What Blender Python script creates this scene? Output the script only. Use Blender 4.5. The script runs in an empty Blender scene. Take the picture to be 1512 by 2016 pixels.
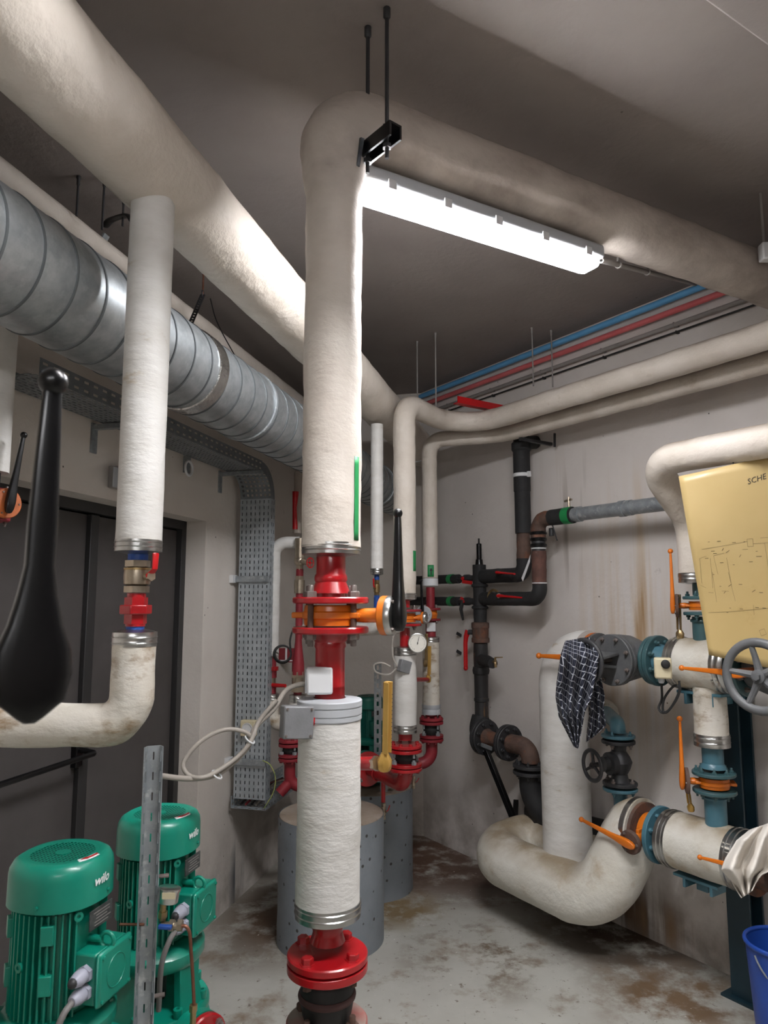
import bpy, math, random
from mathutils import Vector, Matrix, noise
random.seed(7)
scn = bpy.context.scene
COL = scn.collection
V3 = Vector
# ------------------------------------------------------------------ camera
F = 1400.0; PIT = math.atan(172/1400); H = 1.65
FW = V3((0, math.cos(PIT), math.sin(PIT))); UP = V3((0, -math.sin(PIT), math.cos(PIT))); RT = V3((1, 0, 0)); CAM = V3((0, 0, H))
cd = bpy.data.cameras.new('camera'); cam = bpy.data.objects.new('camera', cd); COL.objects.link(cam)
cam.location = CAM; cam.rotation_euler = (math.pi/2 + PIT, 0, 0)
cd.sensor_fit = 'VERTICAL'; cd.sensor_height = 36; cd.lens = 36*F/2016; cd.clip_start = .05; cd.clip_end = 60
cd.dof.use_dof = True; cd.dof.focus_distance = 2.6; cd.dof.aperture_fstop = 9
scn.camera = cam
# ------------------------------------------------------------------ world, exposure, lamps outside the frame
w = bpy.data.worlds.new('world'); scn.world = w; w.use_nodes = True
w.node_tree.nodes['Background'].inputs[0].default_value = (.9, .93, 1, 1); w.node_tree.nodes['Background'].inputs[1].default_value = 0.0
scn.view_settings.view_transform = 'Standard'; scn.view_settings.look = 'None'
scn.view_settings.gamma = 1; scn.view_settings.exposure = 0.84; scn.view_settings.use_curve_mapping = False
TUBE_EMIT = 78.0
def area(name, loc, target, sx, sy, e, c):
    l = bpy.data.lights.new(name, 'AREA'); l.shape = 'RECTANGLE'; l.size = sx; l.size_y = sy; l.energy = e; l.color = c
    o = bpy.data.objects.new(name, l); COL.objects.link(o); o.location = loc
    o.rotation_euler = (V3(target)-V3(loc)).to_track_quat('-Z', 'Y').to_euler(); return o
REAR_EMIT = 16.0
TROUGH_EMIT = 255.0
# ------------------------------------------------------------------ pixel -> world, wall frames
def ray(u, v): return RT*(u-756) + FW*F + UP*(1008-v)
def onp(u, v, n, d):
    r = ray(u, v); return CAM + r*((d - n.dot(CAM))/n.dot(r))
def Yp(u, v, y): return onp(u, v, V3((0, 1, 0)), y)
def Zp(u, v, z): return onp(u, v, V3((0, 0, 1)), z)
def D(u, v, d): return CAM + ray(u, v)*(d/F)
def zv(y, v): return H + y*math.tan(PIT + math.atan((1008-v)/F))
TL = math.radians(13.7); DL = V3((math.sin(TL), math.cos(TL), 0)); NL = V3((math.cos(TL), -math.sin(TL), 0)); PL = V3((-.78, 4.30, 0))
TR = math.radians(33.9); DR = V3((math.sin(TR), -math.cos(TR), 0)); NR = V3((-math.cos(TR), -math.sin(TR), 0)); PC = V3((.278, 5.235, 0))
NB = -DL; Z = V3((0, 0, 1)); X = V3((1, 0, 0)); YY = V3((0, 1, 0))
def LW(u, v, d): return onp(u, v, NL, NL.dot(PL)+d)
def RW(u, v, d): return onp(u, v, NR, NR.dot(PC)+d)
def BW(u, v, d): return onp(u, v, NB, NB.dot(PC)+d)
def lw(s, d, z): return PL + DL*s + NL*d + Z*z          # along the left wall, off it, height
def rw(s, d, z): return PC + DR*s + NR*d + Z*z
def sl(p): return DL.dot(p-PL)
def sr(p): return DR.dot(p-PC)
CEIL = 3.2
# ------------------------------------------------------------------ mesh builder
def basis(ax, ref=None):
    z = V3(ax).normalized()
    if ref is None: ref = Z if abs(z.z) < .9 else YY
    x = V3(ref) - z*z.dot(ref)
    if x.length < 1e-5: x = z.orthogonal()
    x.normalize(); return x, z.cross(x), z
class MB:
    def __init__(s): s.v = []; s.f = []; s.uv = None
    def add(s, vs, fs):
        n = len(s.v); s.v += [V3(p) for p in vs]; s.f += [[i+n for i in f] for f in fs]; return s
    def rings(s, rings, cap=True, closed=False):
        n = len(rings[0]); m = len(rings); vs = [p for r in rings for p in r]; fs = []
        for i in range(m if closed else m-1):
            a, b = i*n, ((i+1) % m)*n
            for j in range(n):
                k = (j+1) % n; fs.append([a+j, a+k, b+k, b+j])
        if cap and not closed: fs.append(list(range(n))[::-1]); fs.append([(m-1)*n+j for j in range(n)])
        return s.add(vs, fs)
    def tube(s, pts, r, n=16, cap=True, wob=0, fr=6, closed=False, flat=None, ref=None):
        pts = [V3(p) for p in pts]; m = len(pts); R = []
        t = []
        for i in range(m):
            if closed: d = pts[(i+1) % m]-pts[i-1]
            else: d = pts[min(i+1, m-1)]-pts[max(i-1, 0)]
            t.append(d.normalized())
        x, y, z = basis(t[0], ref)
        for i in range(m):
            x = x - t[i]*t[i].dot(x); x.normalize(); y = t[i].cross(x)
            rr = r[i] if isinstance(r, (list, tuple)) else r
            ring = []
            for j in range(n):
                a = 2*math.pi*j/n; d = x*math.cos(a)*(flat or 1) + y*math.sin(a)
                k = rr
                if wob:
                    q = pts[i] + d*rr
                    k = rr*(1 + wob*noise.noise(q*fr) + wob*.6*noise.noise(q*fr*3.1+V3((5, 2, 1))))
                ring.append(pts[i]+d*k)
            R.append(ring)
        return s.rings(R, cap, closed)
    def lathe(s, prof, o, ax, n=24, ref=None, ph=0):
        x, y, z = basis(ax, ref); o = V3(o)
        R = [[o + z*h + (x*math.cos(2*math.pi*j/n+ph) + y*math.sin(2*math.pi*j/n+ph))*max(r, 1e-4) for j in range(n)] for r, h in prof]
        return s.rings(R, True)
    def cyl(s, a, b, r, n=16, r2=None):
        a = V3(a); b = V3(b); r2 = r if r2 is None else r2
        return s.lathe([(r, 0), (r2, (b-a).length)], a, b-a, n)
    def hexa(s, a, b, r): return s.cyl(a, b, r, 6)
    def sphere(s, c, r, n=16, ax=Z, sq=1):
        m = n//2; return s.lathe([(r*math.sin(math.pi*i/m), -r*sq*math.cos(math.pi*i/m)) for i in range(m+1)], c, ax, n)
    def box(s, c, x, y, z):
        c, x, y, z = V3(c), V3(x), V3(y), V3(z)
        vs = [c+x*i+y*j+z*k for i in (-1, 1) for j in (-1, 1) for k in (-1, 1)]
        fs = [[0, 1, 3, 2], [4, 6, 7, 5], [0, 4, 5, 1], [2, 3, 7, 6], [0, 2, 6, 4], [1, 5, 7, 3]]
        if x.cross(y).dot(z) < 0: fs = [f[::-1] for f in fs]
        return s.add(vs, fs)
    def bar(s, a, b, w, h, ref=Z):
        a, b = V3(a), V3(b); x, y, z = basis(b-a, ref)
        return s.box((a+b)/2, x*h/2, y*w/2, (b-a)/2)
    def prism(s, poly, o, x, y, z):
        o, x, y, z = V3(o), V3(x), V3(y), V3(z); n = len(poly)
        vs = [o+x*p+y*q for p, q in poly] + [o+x*p+y*q+z for p, q in poly]
        fs = [list(range(n))[::-1], [n+i for i in range(n)]] + [[i, (i+1) % n, n+(i+1) % n, n+i] for i in range(n)]
        ar = sum(poly[i][0]*poly[(i+1) % n][1]-poly[(i+1) % n][0]*poly[i][1] for i in range(n))
        if (ar > 0) != (x.cross(y).dot(z) > 0): fs = [f[::-1] for f in fs]
        return s.add(vs, fs)
    def torus(s, c, ax, R, r, n=32, m=10, flat=1):
        x, y, z = basis(ax); c = V3(c); rg = []
        for i in range(n):
            a = 2*math.pi*i/n; d = x*math.cos(a)+y*math.sin(a)
            rg.append([c+d*(R+r*math.cos(2*math.pi*j/m))+z*r*flat*math.sin(2*math.pi*j/m) for j in range(m)])
        return s.rings(rg, False, True)
    def grid(s, P, uv=True):
        m = len(P); n = len(P[0]); b = len(s.v)
        s.add([p for r in P for p in r], [[i*n+j, i*n+j+1, (i+1)*n+j+1, (i+1)*n+j] for i in range(m-1) for j in range(n-1)])
        return s
    def perf(s, o, x, y, w, h, nx, ny, fx=.35, fy=.6, th=.0015, stag=True):
        """sheet with open slots: o corner, unit x, y"""
        o, x, y = V3(o), V3(x).normalized(), V3(y).normalized(); cw, ch = w/nx, h/ny
        for i in range(nx):
            for j in range(ny):
                a = o+x*cw*i+y*ch*j; sx, sy = cw*fx, ch*fy; ex, ey = (cw-sx)/2, (ch-sy)/2
                q = [(0, 0), (cw, 0), (cw, ch), (0, ch), (ex, ey), (cw-ex, ey), (cw-ex, ch-ey), (ex, ch-ey)]
                s.add([a+x*p+y*r for p, r in q], [[0, 1, 5, 4], [1, 2, 6, 5], [2, 3, 7, 6], [3, 0, 4, 7]])
        return s
def path(pts, R, k=10, step=None):
    pts = [V3(p) for p in pts]; out = [pts[0]]
    Rs = R if isinstance(R, (list, tuple)) else [R]*(len(pts)-2)
    for i in range(1, len(pts)-1):
        a, b, c = pts[i-1], pts[i], pts[i+1]; d1 = (a-b).normalized(); d2 = (c-b).normalized()
        ang = d1.angle(d2); r = Rs[i-1]; L = min(r/math.tan(ang/2), (a-b).length*.95, (c-b).length*.95); r = L*math.tan(ang/2)
        ctr = b + (d1+d2).normalized()*(r/math.sin(ang/2)); p = b+d1*L-ctr; q = b+d2*L-ctr; tot = p.angle(q)
        for j in range(k+1):
            f = j/k; out.append(ctr + (p*math.sin((1-f)*tot) + q*math.sin(f*tot))/math.sin(tot))
    out.append(pts[-1])
    if step:
        o2 = [out[0]]
        for a, b in zip(out, out[1:]):
            n = max(1, int((b-a).length/step))
            o2 += [a+(b-a)*(j/n) for j in range(1, n+1)]
        out = o2
    return [p for i, p in enumerate(out) if i == 0 or (p-out[i-1]).length > 1e-5]
def spline(pts, k=8):
    pts = [V3(p) for p in pts]; P = [pts[0]*2-pts[1]]+pts+[pts[-1]*2-pts[-2]]; out = []
    for i in range(1, len(P)-2):
        a, b, c, d = P[i-1:i+3]
        for j in range(k):
            t = j/k; out.append(.5*((2*b)+(c-a)*t+(2*a-5*b+4*c-d)*t*t+(3*b-a-3*c+d)*t**3))
    out.append(pts[-1]); return out
# ------------------------------------------------------------------ objects
ROOT = {}
def rootloc(o):
    while o is not None and o.parent is not None: o = o.parent
    return o.location if (o is not None and o.type == 'EMPTY') else V3((0, 0, 0))
def mk(name, mb, mat, parent=None, bev=0, solid=0, sharp=38, smooth=True):
    L = rootloc(parent) if parent is not None else V3((0, 0, 0))
    me = bpy.data.meshes.new(name); me.from_pydata([p-L for p in mb.v], [], mb.f); me.materials.append(mat)
    if mb.uv:
        ul = me.uv_layers.new(name='UVMap')
        for lp in me.loops: ul.data[lp.index].uv = mb.uv[lp.vertex_index]
    if smooth:
        me.shade_smooth(); me.set_sharp_from_angle(angle=math.radians(sharp))
    o = bpy.data.objects.new(name, me); COL.objects.link(o)
    if parent is not None: o.parent = parent
    if solid:
        m = o.modifiers.new('solid', 'SOLIDIFY'); m.thickness = solid; m.offset = 0
    if bev:
        m = o.modifiers.new('bevel', 'BEVEL'); m.width = bev; m.segments = 2; m.limit_method = 'ANGLE'; m.angle_limit = math.radians(40)
    return o
def tag(o, label, cat, group=None):
    o['label'] = label; o['category'] = cat
    if group: o['group'] = group
    return o
def T(name, label, cat, loc, group=None):
    o = bpy.data.objects.new(name, None); COL.objects.link(o); o.location = V3(loc); o.empty_display_size = .05
    return tag(o, label, cat, group)
def S(name, label, cat, mb, mat, group=None, **k): return tag(mk(name, mb, mat, **k), label, cat, group)
def struct(name, mb, mat, parent=None, **k):
    o = mk(name, mb, mat, parent, **k)
    if parent is None: o['kind'] = 'structure'
    return o
MC = {}
def put(name, key, fn, mat, M, parent):
    k = (key, mat.name)
    if k not in MC:
        mb = MB(); fn(mb); me = bpy.data.meshes.new(name); me.from_pydata(mb.v, [], mb.f); me.materials.append(mat)
        me.shade_smooth(); me.set_sharp_from_angle(angle=math.radians(35)); MC[k] = me
    o = bpy.data.objects.new(name, MC[k]); COL.objects.link(o); o.parent = parent
    o.matrix_local = Matrix.Translation(-rootloc(parent)) @ M; return o
def frame(o, ax, ref=None, s=1):
    x, y, z = basis(ax, ref); m = Matrix((x*s, y*s, z*s)).transposed().to_4x4(); m.translation = V3(o); return m
# ------------------------------------------------------------------ materials
def lin(c):
    if isinstance(c, str): c = [int(c[i:i+2], 16)/255 for i in (0, 2, 4)]
    return [((x+.055)/1.055)**2.4 if x > .04045 else x/12.92 for x in c] + [1]
def mat(name, c1, c2=None, dust=None, bdist=.01, rough=.6, metal=0, sc=8, stain=None, st_sc=3, st_lo=.58, st_hi=.68, bump=0, bsc=60, stretch=(1, 1, 1), speck=None, sp_sc=30, sp_t=.1, coat=0, spec=None, detail=4):
    m = bpy.data.materials.new(name); m.use_nodes = True; N = m.node_tree.nodes; Lk = m.node_tree.links; b = N['Principled BSDF']
    b.inputs['Roughness'].default_value = rough; b.inputs['Metallic'].default_value = metal
    if coat: b.inputs['Coat Weight'].default_value = coat; b.inputs['Coat Roughness'].default_value = .15
    if spec is not None: b.inputs['Specular IOR Level'].default_value = spec
    tc = N.new('ShaderNodeTexCoord'); mp = N.new('ShaderNodeMapping'); mp.inputs['Scale'].default_value = stretch; Lk.new(tc.outputs['Object'], mp.inputs[0])
    def nz(s, d=4, r=.6):
        n = N.new('ShaderNodeTexNoise'); n.inputs['Scale'].default_value = s; n.inputs['Detail'].default_value = d; n.inputs['Roughness'].default_value = r; Lk.new(mp.outputs[0], n.inputs['Vector']); return n.outputs['Fac']
    def ramp(src, lo, hi):
        r = N.new('ShaderNodeMapRange'); r.inputs[1].default_value = lo; r.inputs[2].default_value = hi; Lk.new(src, r.inputs[0]); return r.outputs[0]
    def mix(fac, a, bb):
        x = N.new('ShaderNodeMix'); x.data_type = 'RGBA'
        if isinstance(fac, float): x.inputs[0].default_value = fac
        else: Lk.new(fac, x.inputs[0])
        for i, q in ((6, a), (7, bb)):
            if isinstance(q, list): x.inputs[i].default_value = q
            else: Lk.new(q, x.inputs[i])
        return x.outputs[2]
    col = lin(c1)
    if c2: col = mix(ramp(nz(sc, detail), .35, .65), col, lin(c2))
    if stain: col = mix(ramp(nz(st_sc, 6, .65), st_lo, st_hi), col, lin(stain))
    if speck:
        vo = N.new('ShaderNodeTexVoronoi'); vo.inputs['Scale'].default_value = sp_sc; Lk.new(mp.outputs[0], vo.inputs['Vector'])
        col = mix(ramp(vo.outputs['Distance'], sp_t, sp_t*.7), col, lin(speck))
    if dust:
        ge = N.new('ShaderNodeNewGeometry'); sz = N.new('ShaderNodeSeparateXYZ'); Lk.new(ge.outputs['Normal'], sz.inputs[0])
        ml = N.new('ShaderNodeMath'); ml.operation = 'MULTIPLY'; Lk.new(ramp(sz.outputs['Z'], .45, .95), ml.inputs[0]); Lk.new(ramp(nz(7, 5), .2, .55), ml.inputs[1]); col = mix(ml.outputs[0], col, lin(dust))
    if isinstance(col, list): b.inputs['Base Color'].default_value = col
    else: Lk.new(col, b.inputs['Base Color'])
    if bump:
        bp = N.new('ShaderNodeBump'); bp.inputs['Strength'].default_value = bump; bp.inputs['Distance'].default_value = bdist
        Lk.new(nz(bsc, 5, .6), bp.inputs['Height']); Lk.new(bp.outputs[0], b.inputs['Normal'])
    m['h'] = 1
    return m, N, Lk, col, mix, ramp, nz, b, tc
def mt(*a, **k): return mat(*a, **k)[0]
INS = mt('insulation_cream', 'd6cdc2', 'c9bfb2', rough=.62, sc=5, stain='a08d76', st_sc=6, st_lo=.63, st_hi=.8, bump=.45, bsc=13, bdist=.02, dust='998b7d')
INSG = mt('insulation_greyed', 'c2b7ab', 'b3a79b', rough=.7, sc=5, stain='6f655e', st_sc=5, st_lo=.64, st_hi=.82, bump=.3, bsc=20)
INSW = mt('insulation_white', 'dcdad6', 'd0cdc7', rough=.6, sc=6, stain='ad9978', st_sc=6, st_lo=.63, st_hi=.76, bump=.32, bsc=11, bdist=.014, stretch=(1, 1, 2.6))
INSD = mt('insulation_stained', 'd8d3c9', 'cbc3b4', rough=.65, sc=6, stain='8d7350', st_sc=9, st_lo=.5, st_hi=.68, bump=.35, bsc=12, bdist=.014, stretch=(1, 1, 1.8))
INSR = mt('insulation_right', 'd6d3ca', 'cbc6b9', rough=.5, sc=4, stain='a38a63', st_sc=4.5, st_lo=.56, st_hi=.78, bump=.5, bsc=11, bdist=.02, dust='9a8b74')
ALU = mt('aluminium', 'c9c9c6', 'b4b4b2', rough=.28, metal=1, sc=14, bump=.08, bsc=30)
GALV = mt('galvanised', 'a4aaad', '90969a', rough=.45, metal=.55, sc=28, stain='c2c6c6', st_sc=40, st_lo=.55, st_hi=.7)
DUCT = mt('duct_zinc', 'b4b9bb', '9da3a6', rough=.42, metal=.85, sc=22, stain='b9bfc0', st_sc=35, st_lo=.5, st_hi=.7, bump=.05, bsc=8)
FOIL = mt('foil_tape', 'd8d8d6', 'bdbdbd', rough=.18, metal=1, sc=20, bump=.8, bsc=28)
TRAYL = mt('tray_cover', 'aeb4b8', '9ba2a6', rough=.5, metal=.3, sc=18)
TRAY = mt('tray_zinc', '85898c', '74797c', rough=.5, metal=.35, sc=16)
RED = mt('red_paint', 'a8131b', '980f17', rough=.28, sc=9, coat=.4, stain='8e2a26', st_sc=9, st_lo=.62, st_hi=.8)
REDM = mt('red_primer', '8e2630', '7d1c26', rough=.5, sc=9)
REDL = mt('red_plastic', 'b80f15', rough=.35)
ORG = mt('orange_paint', 'd8741a', 'cd6a14', rough=.38, sc=8, coat=.2)
ORGD = mt('orange_dirty', 'c96a2c', '8f4a26', rough=.55, sc=12)
BLK = mt('black_lacquer', '060608', rough=.34, coat=.25, spec=.3)
BLKM = mt('black_rubber', '1b1b1c', '242424', rough=.6, sc=12)
BFOAM = mt('black_foam', '262627', '1e1e20', rough=.75, sc=10, stain='4a4745', st_sc=9, st_lo=.62, st_hi=.8, bump=.2, bsc=25)
RUST = mt('rusty_iron', '5f4a40', '4b3a33', rough=.8, sc=14, stain='7a4b33', st_sc=10, st_lo=.5, st_hi=.7, bump=.3, bsc=50)
BROWN = mt('brown_wrap', '6a473d', '4c352f', rough=.8, sc=14, stain='8b8078', st_sc=9, st_lo=.6, st_hi=.75, bump=.4, bsc=40)
IRON = mt('grey_iron', '5f6061', '4e4f50', rough=.5, sc=10, bump=.1, bsc=60)
IROND = mt('dark_iron', '333335', '28282a', rough=.5, sc=10, bump=.1, bsc=60)
BOLT = mt('bolt_steel', '857b76', '655c58', rough=.45, metal=.4, sc=30)
BLUE = mt('blue_paint', '4d7886', '426b79', rough=.42, sc=6, stain='3b5c68', st_sc=7, st_lo=.6, st_hi=.75, coat=.2)
TEAL = mt('teal_paint', '3f5f61', '36545a', rough=.4, sc=6, coat=.2)
NAVY = mt('navy_column', '1c3641', '18303a', rough=.45, sc=6)
BRASS = mt('brass', 'b9a078', '9c855c', rough=.35, metal=.9, sc=20)
NICK = mt('nickel_brass', 'b8ac9a', 'a39684', rough=.33, metal=.9, sc=20)
GOLD = mt('gold_housing', 'cda55a', 'bf9549', rough=.35, metal=.5, sc=10)
COPP = mt('copper', '9c6f5c', '805545', rough=.38, metal=.9, sc=20)
BTAPE = mt('blue_tape', '1d4c9c', '173f84', rough=.5, sc=20)
WPL = mt('white_plastic', 'd8d9da', rough=.4)
GPL = mt('grey_plastic', 'b9bcc0', 'adb0b4', rough=.45, sc=6)
GBOX = mt('grey_cast_box', '8d8e90', '7d7e80', rough=.5, metal=.3, sc=14, bump=.1, bsc=90)
CBL = mt('cable_beige', 'a59e95', '979088', rough=.55, sc=12)
CREAM = mt('cream_plastic', 'cfc4a4', rough=.45)
GRN = mt('pump_green', '06866f', '057a65', rough=.38, sc=6, coat=.25, stain='357a67', st_sc=6, st_lo=.62, st_hi=.85)
GRND = mt('pump_green_old', '11695a', '0e5d50', rough=.45, sc=8)
GTAPE = mt('green_tape', '1f8a4c', '1a7a42', rough=.45, sc=8)
GGL = mt('gland_grey', 'a9aab8', '9b9caa', rough=.4, sc=8)
WHT = mt('white_print', 'eeeeee', rough=.5)
INK = mt('ink', '3a372f', rough=.7)
DKP = mt('plate_dark', '303232', '4a4d4c', rough=.5, sc=60)
DOOR = mt('door_paint', '4b4746', '433f3e', rough=.6, sc=3, stain='57524f', st_sc=4, st_lo=.6, st_hi=.8, bump=.05, bsc=80)
DFRM = mt('door_frame', '2c2b2b', rough=.5)
PBLU = mt('pipe_blue', '6fb4e4', '62a8da', rough=.4, sc=6)
PRED = mt('pipe_red', 'df7678', 'd06668', rough=.4, sc=6)
PGRY = mt('pipe_grey', '9a9591', '8c8783', rough=.55, sc=6)
BUCK = mt('bucket_blue', '1f479c', '1b3f90', rough=.4, sc=4)
PLINTH = mt('plinth_paint', '858b91', '797f85', rough=.55, sc=4, stain='6d6a62', st_sc=4, st_lo=.62, st_hi=.8, bump=.25, bsc=30, speck='3b3a38', sp_sc=19, sp_t=.17)
SEAM = mt('duct_seam', '6c7173', '5c6163', rough=.5, metal=.6)
REDD = mt('red_dusty', 'a8131b', '980f17', rough=.4, sc=9, dust='8f857b')
PLTOP = mt('plinth_top', '9b8f82', '8a7b6c', rough=.8, sc=9, bump=.3, bsc=40, stain='5d4f44', st_sc=8, st_lo=.55, st_hi=.75)
# ------------------------------------------------------------------ setting materials
def wallmat(name, c1, c2, streaks=None, low=None):
    m, N, L, col, mix, ramp, nz, b, tc = mat(name, c1, c2, rough=.75, sc=1.6, stain='a59c94', st_sc=7, st_lo=.68, st_hi=.8, bump=.22, bsc=34, speck='5c5650', sp_sc=7, sp_t=.035)
    sx = N.new('ShaderNodeSeparateXYZ'); L.new(tc.outputs['Object'], sx.inputs[0])
    def mul(a, c):
        x = N.new('ShaderNodeMath'); x.operation = 'MULTIPLY'; L.new(a, x.inputs[0])
        if isinstance(c, float): x.inputs[1].default_value = c
        else: L.new(c, x.inputs[1])
        return x.outputs[0]
    def dist(p, sc):
        v = N.new('ShaderNodeVectorMath'); v.operation = 'SUBTRACT'; L.new(tc.outputs['Object'], v.inputs[0]); v.inputs[1].default_value = p
        q = N.new('ShaderNodeVectorMath'); q.operation = 'MULTIPLY'; L.new(v.outputs[0], q.inputs[0]); q.inputs[1].default_value = sc
        l = N.new('ShaderNodeVectorMath'); l.operation = 'LENGTH'; L.new(q.outputs[0], l.inputs[0]); return l.outputs['Value']
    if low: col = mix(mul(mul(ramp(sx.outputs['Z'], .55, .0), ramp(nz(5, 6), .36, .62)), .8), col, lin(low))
    for p, s, c, lo, hi in (streaks or []):
        mp = N.new('ShaderNodeMapping'); L.new(tc.outputs['Object'], mp.inputs[0]); mp.inputs['Scale'].default_value = (14, 14, .8)
        n = N.new('ShaderNodeTexNoise'); n.inputs['Scale'].default_value = 1.0; n.inputs['Detail'].default_value = 5; L.new(mp.outputs[0], n.inputs['Vector'])
        col = mix(mul(ramp(dist(p, s), 1.0, .2), ramp(n.outputs['Fac'], lo, hi)), col, lin(c))
    L.new(col, b.inputs['Base Color']); return m
_st = RW(1255, 1230, 0); _st2 = RW(1245, 1790, 0); _st3 = RW(1090, 1000, 0); _st4 = RW(1160, 1030, 0)
WALLR = wallmat('wall_paint_right', 'dfd9d4', 'd4cdc7', [
    (_st[:], (2.2, 2.2, 1.1), 'c3a679', .40, .72), ((_st[0], _st[1], 1.55), (4, 4, 3), '9c7440', .5, .66), (_st2[:], (2.6, 2.6, 4.5), '6b5748', .42, .55), ((_st2[0]+.1, _st2[1]-.16, .08), (3.4, 3.4, 7), '9c7d5c', .42, .72),
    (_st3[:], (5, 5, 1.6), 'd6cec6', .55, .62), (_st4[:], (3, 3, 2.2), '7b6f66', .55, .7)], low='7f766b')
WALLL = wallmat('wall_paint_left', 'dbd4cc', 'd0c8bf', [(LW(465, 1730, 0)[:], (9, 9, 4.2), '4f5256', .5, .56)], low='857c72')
CEILM = wallmat('ceiling_paint', '90878280'[:6], '857c78')
def floormat():
    m, N, L, col, mix, ramp, nz, b, tc = mat('floor_paint', 'b0afa7', 'a19f97', rough=.5, sc=2.2, stain='7a6a58', st_sc=3.2, st_lo=.54, st_hi=.68, bump=.12, bsc=26)
    def dist(p, sc):
        v = N.new('ShaderNodeVectorMath'); v.operation = 'SUBTRACT'; L.new(tc.outputs['Object'], v.inputs[0]); v.inputs[1].default_value = p
        q = N.new('ShaderNodeVectorMath'); q.operation = 'MULTIPLY'; L.new(v.outputs[0], q.inputs[0]); q.inputs[1].default_value = sc
        l = N.new('ShaderNodeVectorMath'); l.operation = 'LENGTH'; L.new(q.outputs[0], l.inputs[0]); return l.outputs['Value']
    def mul(a, c):
        x = N.new('ShaderNodeMath'); x.operation = 'MULTIPLY'; L.new(a, x.inputs[0]); L.new(c, x.inputs[1]); return x.outputs[0]
    for (u, v, s, c, lo, hi) in ((850, 1690, (1.5, 1.2, 1), '5e4435', .36, .5), (1000, 1720, (1.6, 1.6, 1), '503c30', .36, .52), (560, 1800, (1.9, 1.4, 1), '5a4737', .36, .52), (1240, 1830, (1.6, 1.6, 1), '4d3d32', .36, .5), (790, 1790, (3.4, 3.4, 1), '7d6a4c', .4, .52), (1330, 1960, (2.2, 2.2, 1), '6f5a45', .44, .58), (950, 1880, (2.2, 2.2, 1), '6c5f50', .5, .6)):
        p = Zp(u, v, 0); col = mix(mul(ramp(dist(p[:], s), 1.0, .35), ramp(nz(4.5, 8, .7), lo, hi)), col, lin(c))
    col = mix(ramp(nz(26, 6, .7), .61, .67), col, lin('665b4f'))
    col = mix(ramp(nz(46, 3, .6), .70, .73), col, lin('cfccc4'))
    L.new(col, b.inputs['Base Color'])
    r = ramp(nz(3, 4), .35, .7); mr = N.new('ShaderNodeMapRange'); mr.inputs[3].default_value = .38; mr.inputs[4].default_value = .7; L.new(r, mr.inputs[0]); L.new(mr.outputs[0], b.inputs['Roughness'])
    return m
FLOOR = floormat()
# ------------------------------------------------------------------ setting geometry
LBC = V3((-.506, 5.426, 0)); YR = -2.6
s0 = (YR-PL.y)/DL.y; s1 = sl(LBC)
pA = PL+DL*s0; t9 = (YR-PC.y)/DR.y; pB = PC+DR*t9
mb = MB(); mb.prism([(p.x, p.y) for p in (pA-NL*.32, pB, PC, LBC-NL*.32)], (0, 0, -.1), X, YY, Z*.1); struct('floor', mb, FLOOR)
mb = MB(); mb.prism([(p.x, p.y) for p in (pA, pB, PC, LBC)], (0, 0, CEIL), X, YY, Z*.1); struct('ceiling', mb, CEILM)
mb = MB(); mb.bar(rw(-.15, -.05, CEIL/2), rw(t9+.1, -.05, CEIL/2), CEIL+.2, .1, ref=NR)
struct('wall_right', mb, WALLR)
dbk = NB.dot(PC)
mb = MB(); a, b_ = LBC-NB*.05, PC-NB*.05; mb.box((a+b_)/2+Z*CEIL/2, (b_-a)/2+NL*.06, NB*.05, Z*(CEIL/2+.1)); struct('wall_back', mb, WALLL)
mb = MB(); a, b_ = pA, pB; mb.box((a+b_)/2+Z*CEIL/2-YY*.05, (b_-a)/2, YY*.05, Z*(CEIL/2+.1)); struct('wall_rear', mb, WALLL)
# door opening: outer right edge at u=405, leaf edge at u=357
sD = sl(LW(405, 1045, 0)); zD = LW(410, 1027, 0).z; RD = .14
for k in range(60):
    if (LW(358, 1045, -RD)-PL).dot(DL) > sD: break
    RD += .004
wl = sl(LW(356, 1200, -RD))-sl(LW(170, 1200, -RD)); sM = sl(LW(170, 1200, -RD)); sE = sM-wl-.02
mb = MB()
def wseg(a, b, z0, z1, th=.3): mb.box(lw((a+b)/2, -th/2, (z0+z1)/2), DL*(b-a)/2, NL*th/2, Z*(z1-z0)/2)
wseg(sD, s1, -.05, CEIL+.05); wseg(s0-.1, sE, -.05, CEIL+.05); wseg(sE, sD, zD, CEIL+.05)
struct('wall_left', mb, WALLL)
dr_ = bpy.data.objects.new('door_1', None); COL.objects.link(dr_); dr_.location = lw(sM, -RD, 0); dr_['kind'] = 'structure'
for a, b_ in ((sE+.045, sM-.012), (sM+.012, sD-.045)):
    mb = MB(); mb.box(lw((a+b_)/2, -RD-.02, zD/2-.02), DL*(b_-a)/2, NL*.02, Z*(zD/2-.03)); mk('door_leaf', mb, DOOR, dr_, bev=.003)
mb = MB(); mb.box(lw(sM, -RD+.012, zD/2-.02), DL*.028, NL*.012, Z*(zD/2-.03)); mk('cover_strip', mb, DFRM, dr_, bev=.003)
mb = MB(); mb.box(lw(sD-.02, -RD, zD/2), DL*.024, NL*.03, Z*zD/2); mb.box(lw(sE+.02, -RD, zD/2), DL*.024, NL*.03, Z*zD/2); mb.box(lw((sE+sD)/2, -RD, zD-.02), DL*(sD-sE)/2, NL*.03, Z*.024)
mk('door_frame', mb, DFRM, dr_, bev=.002)
a = LW(172, 1488, -RD+.10); z_ = a.z
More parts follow.
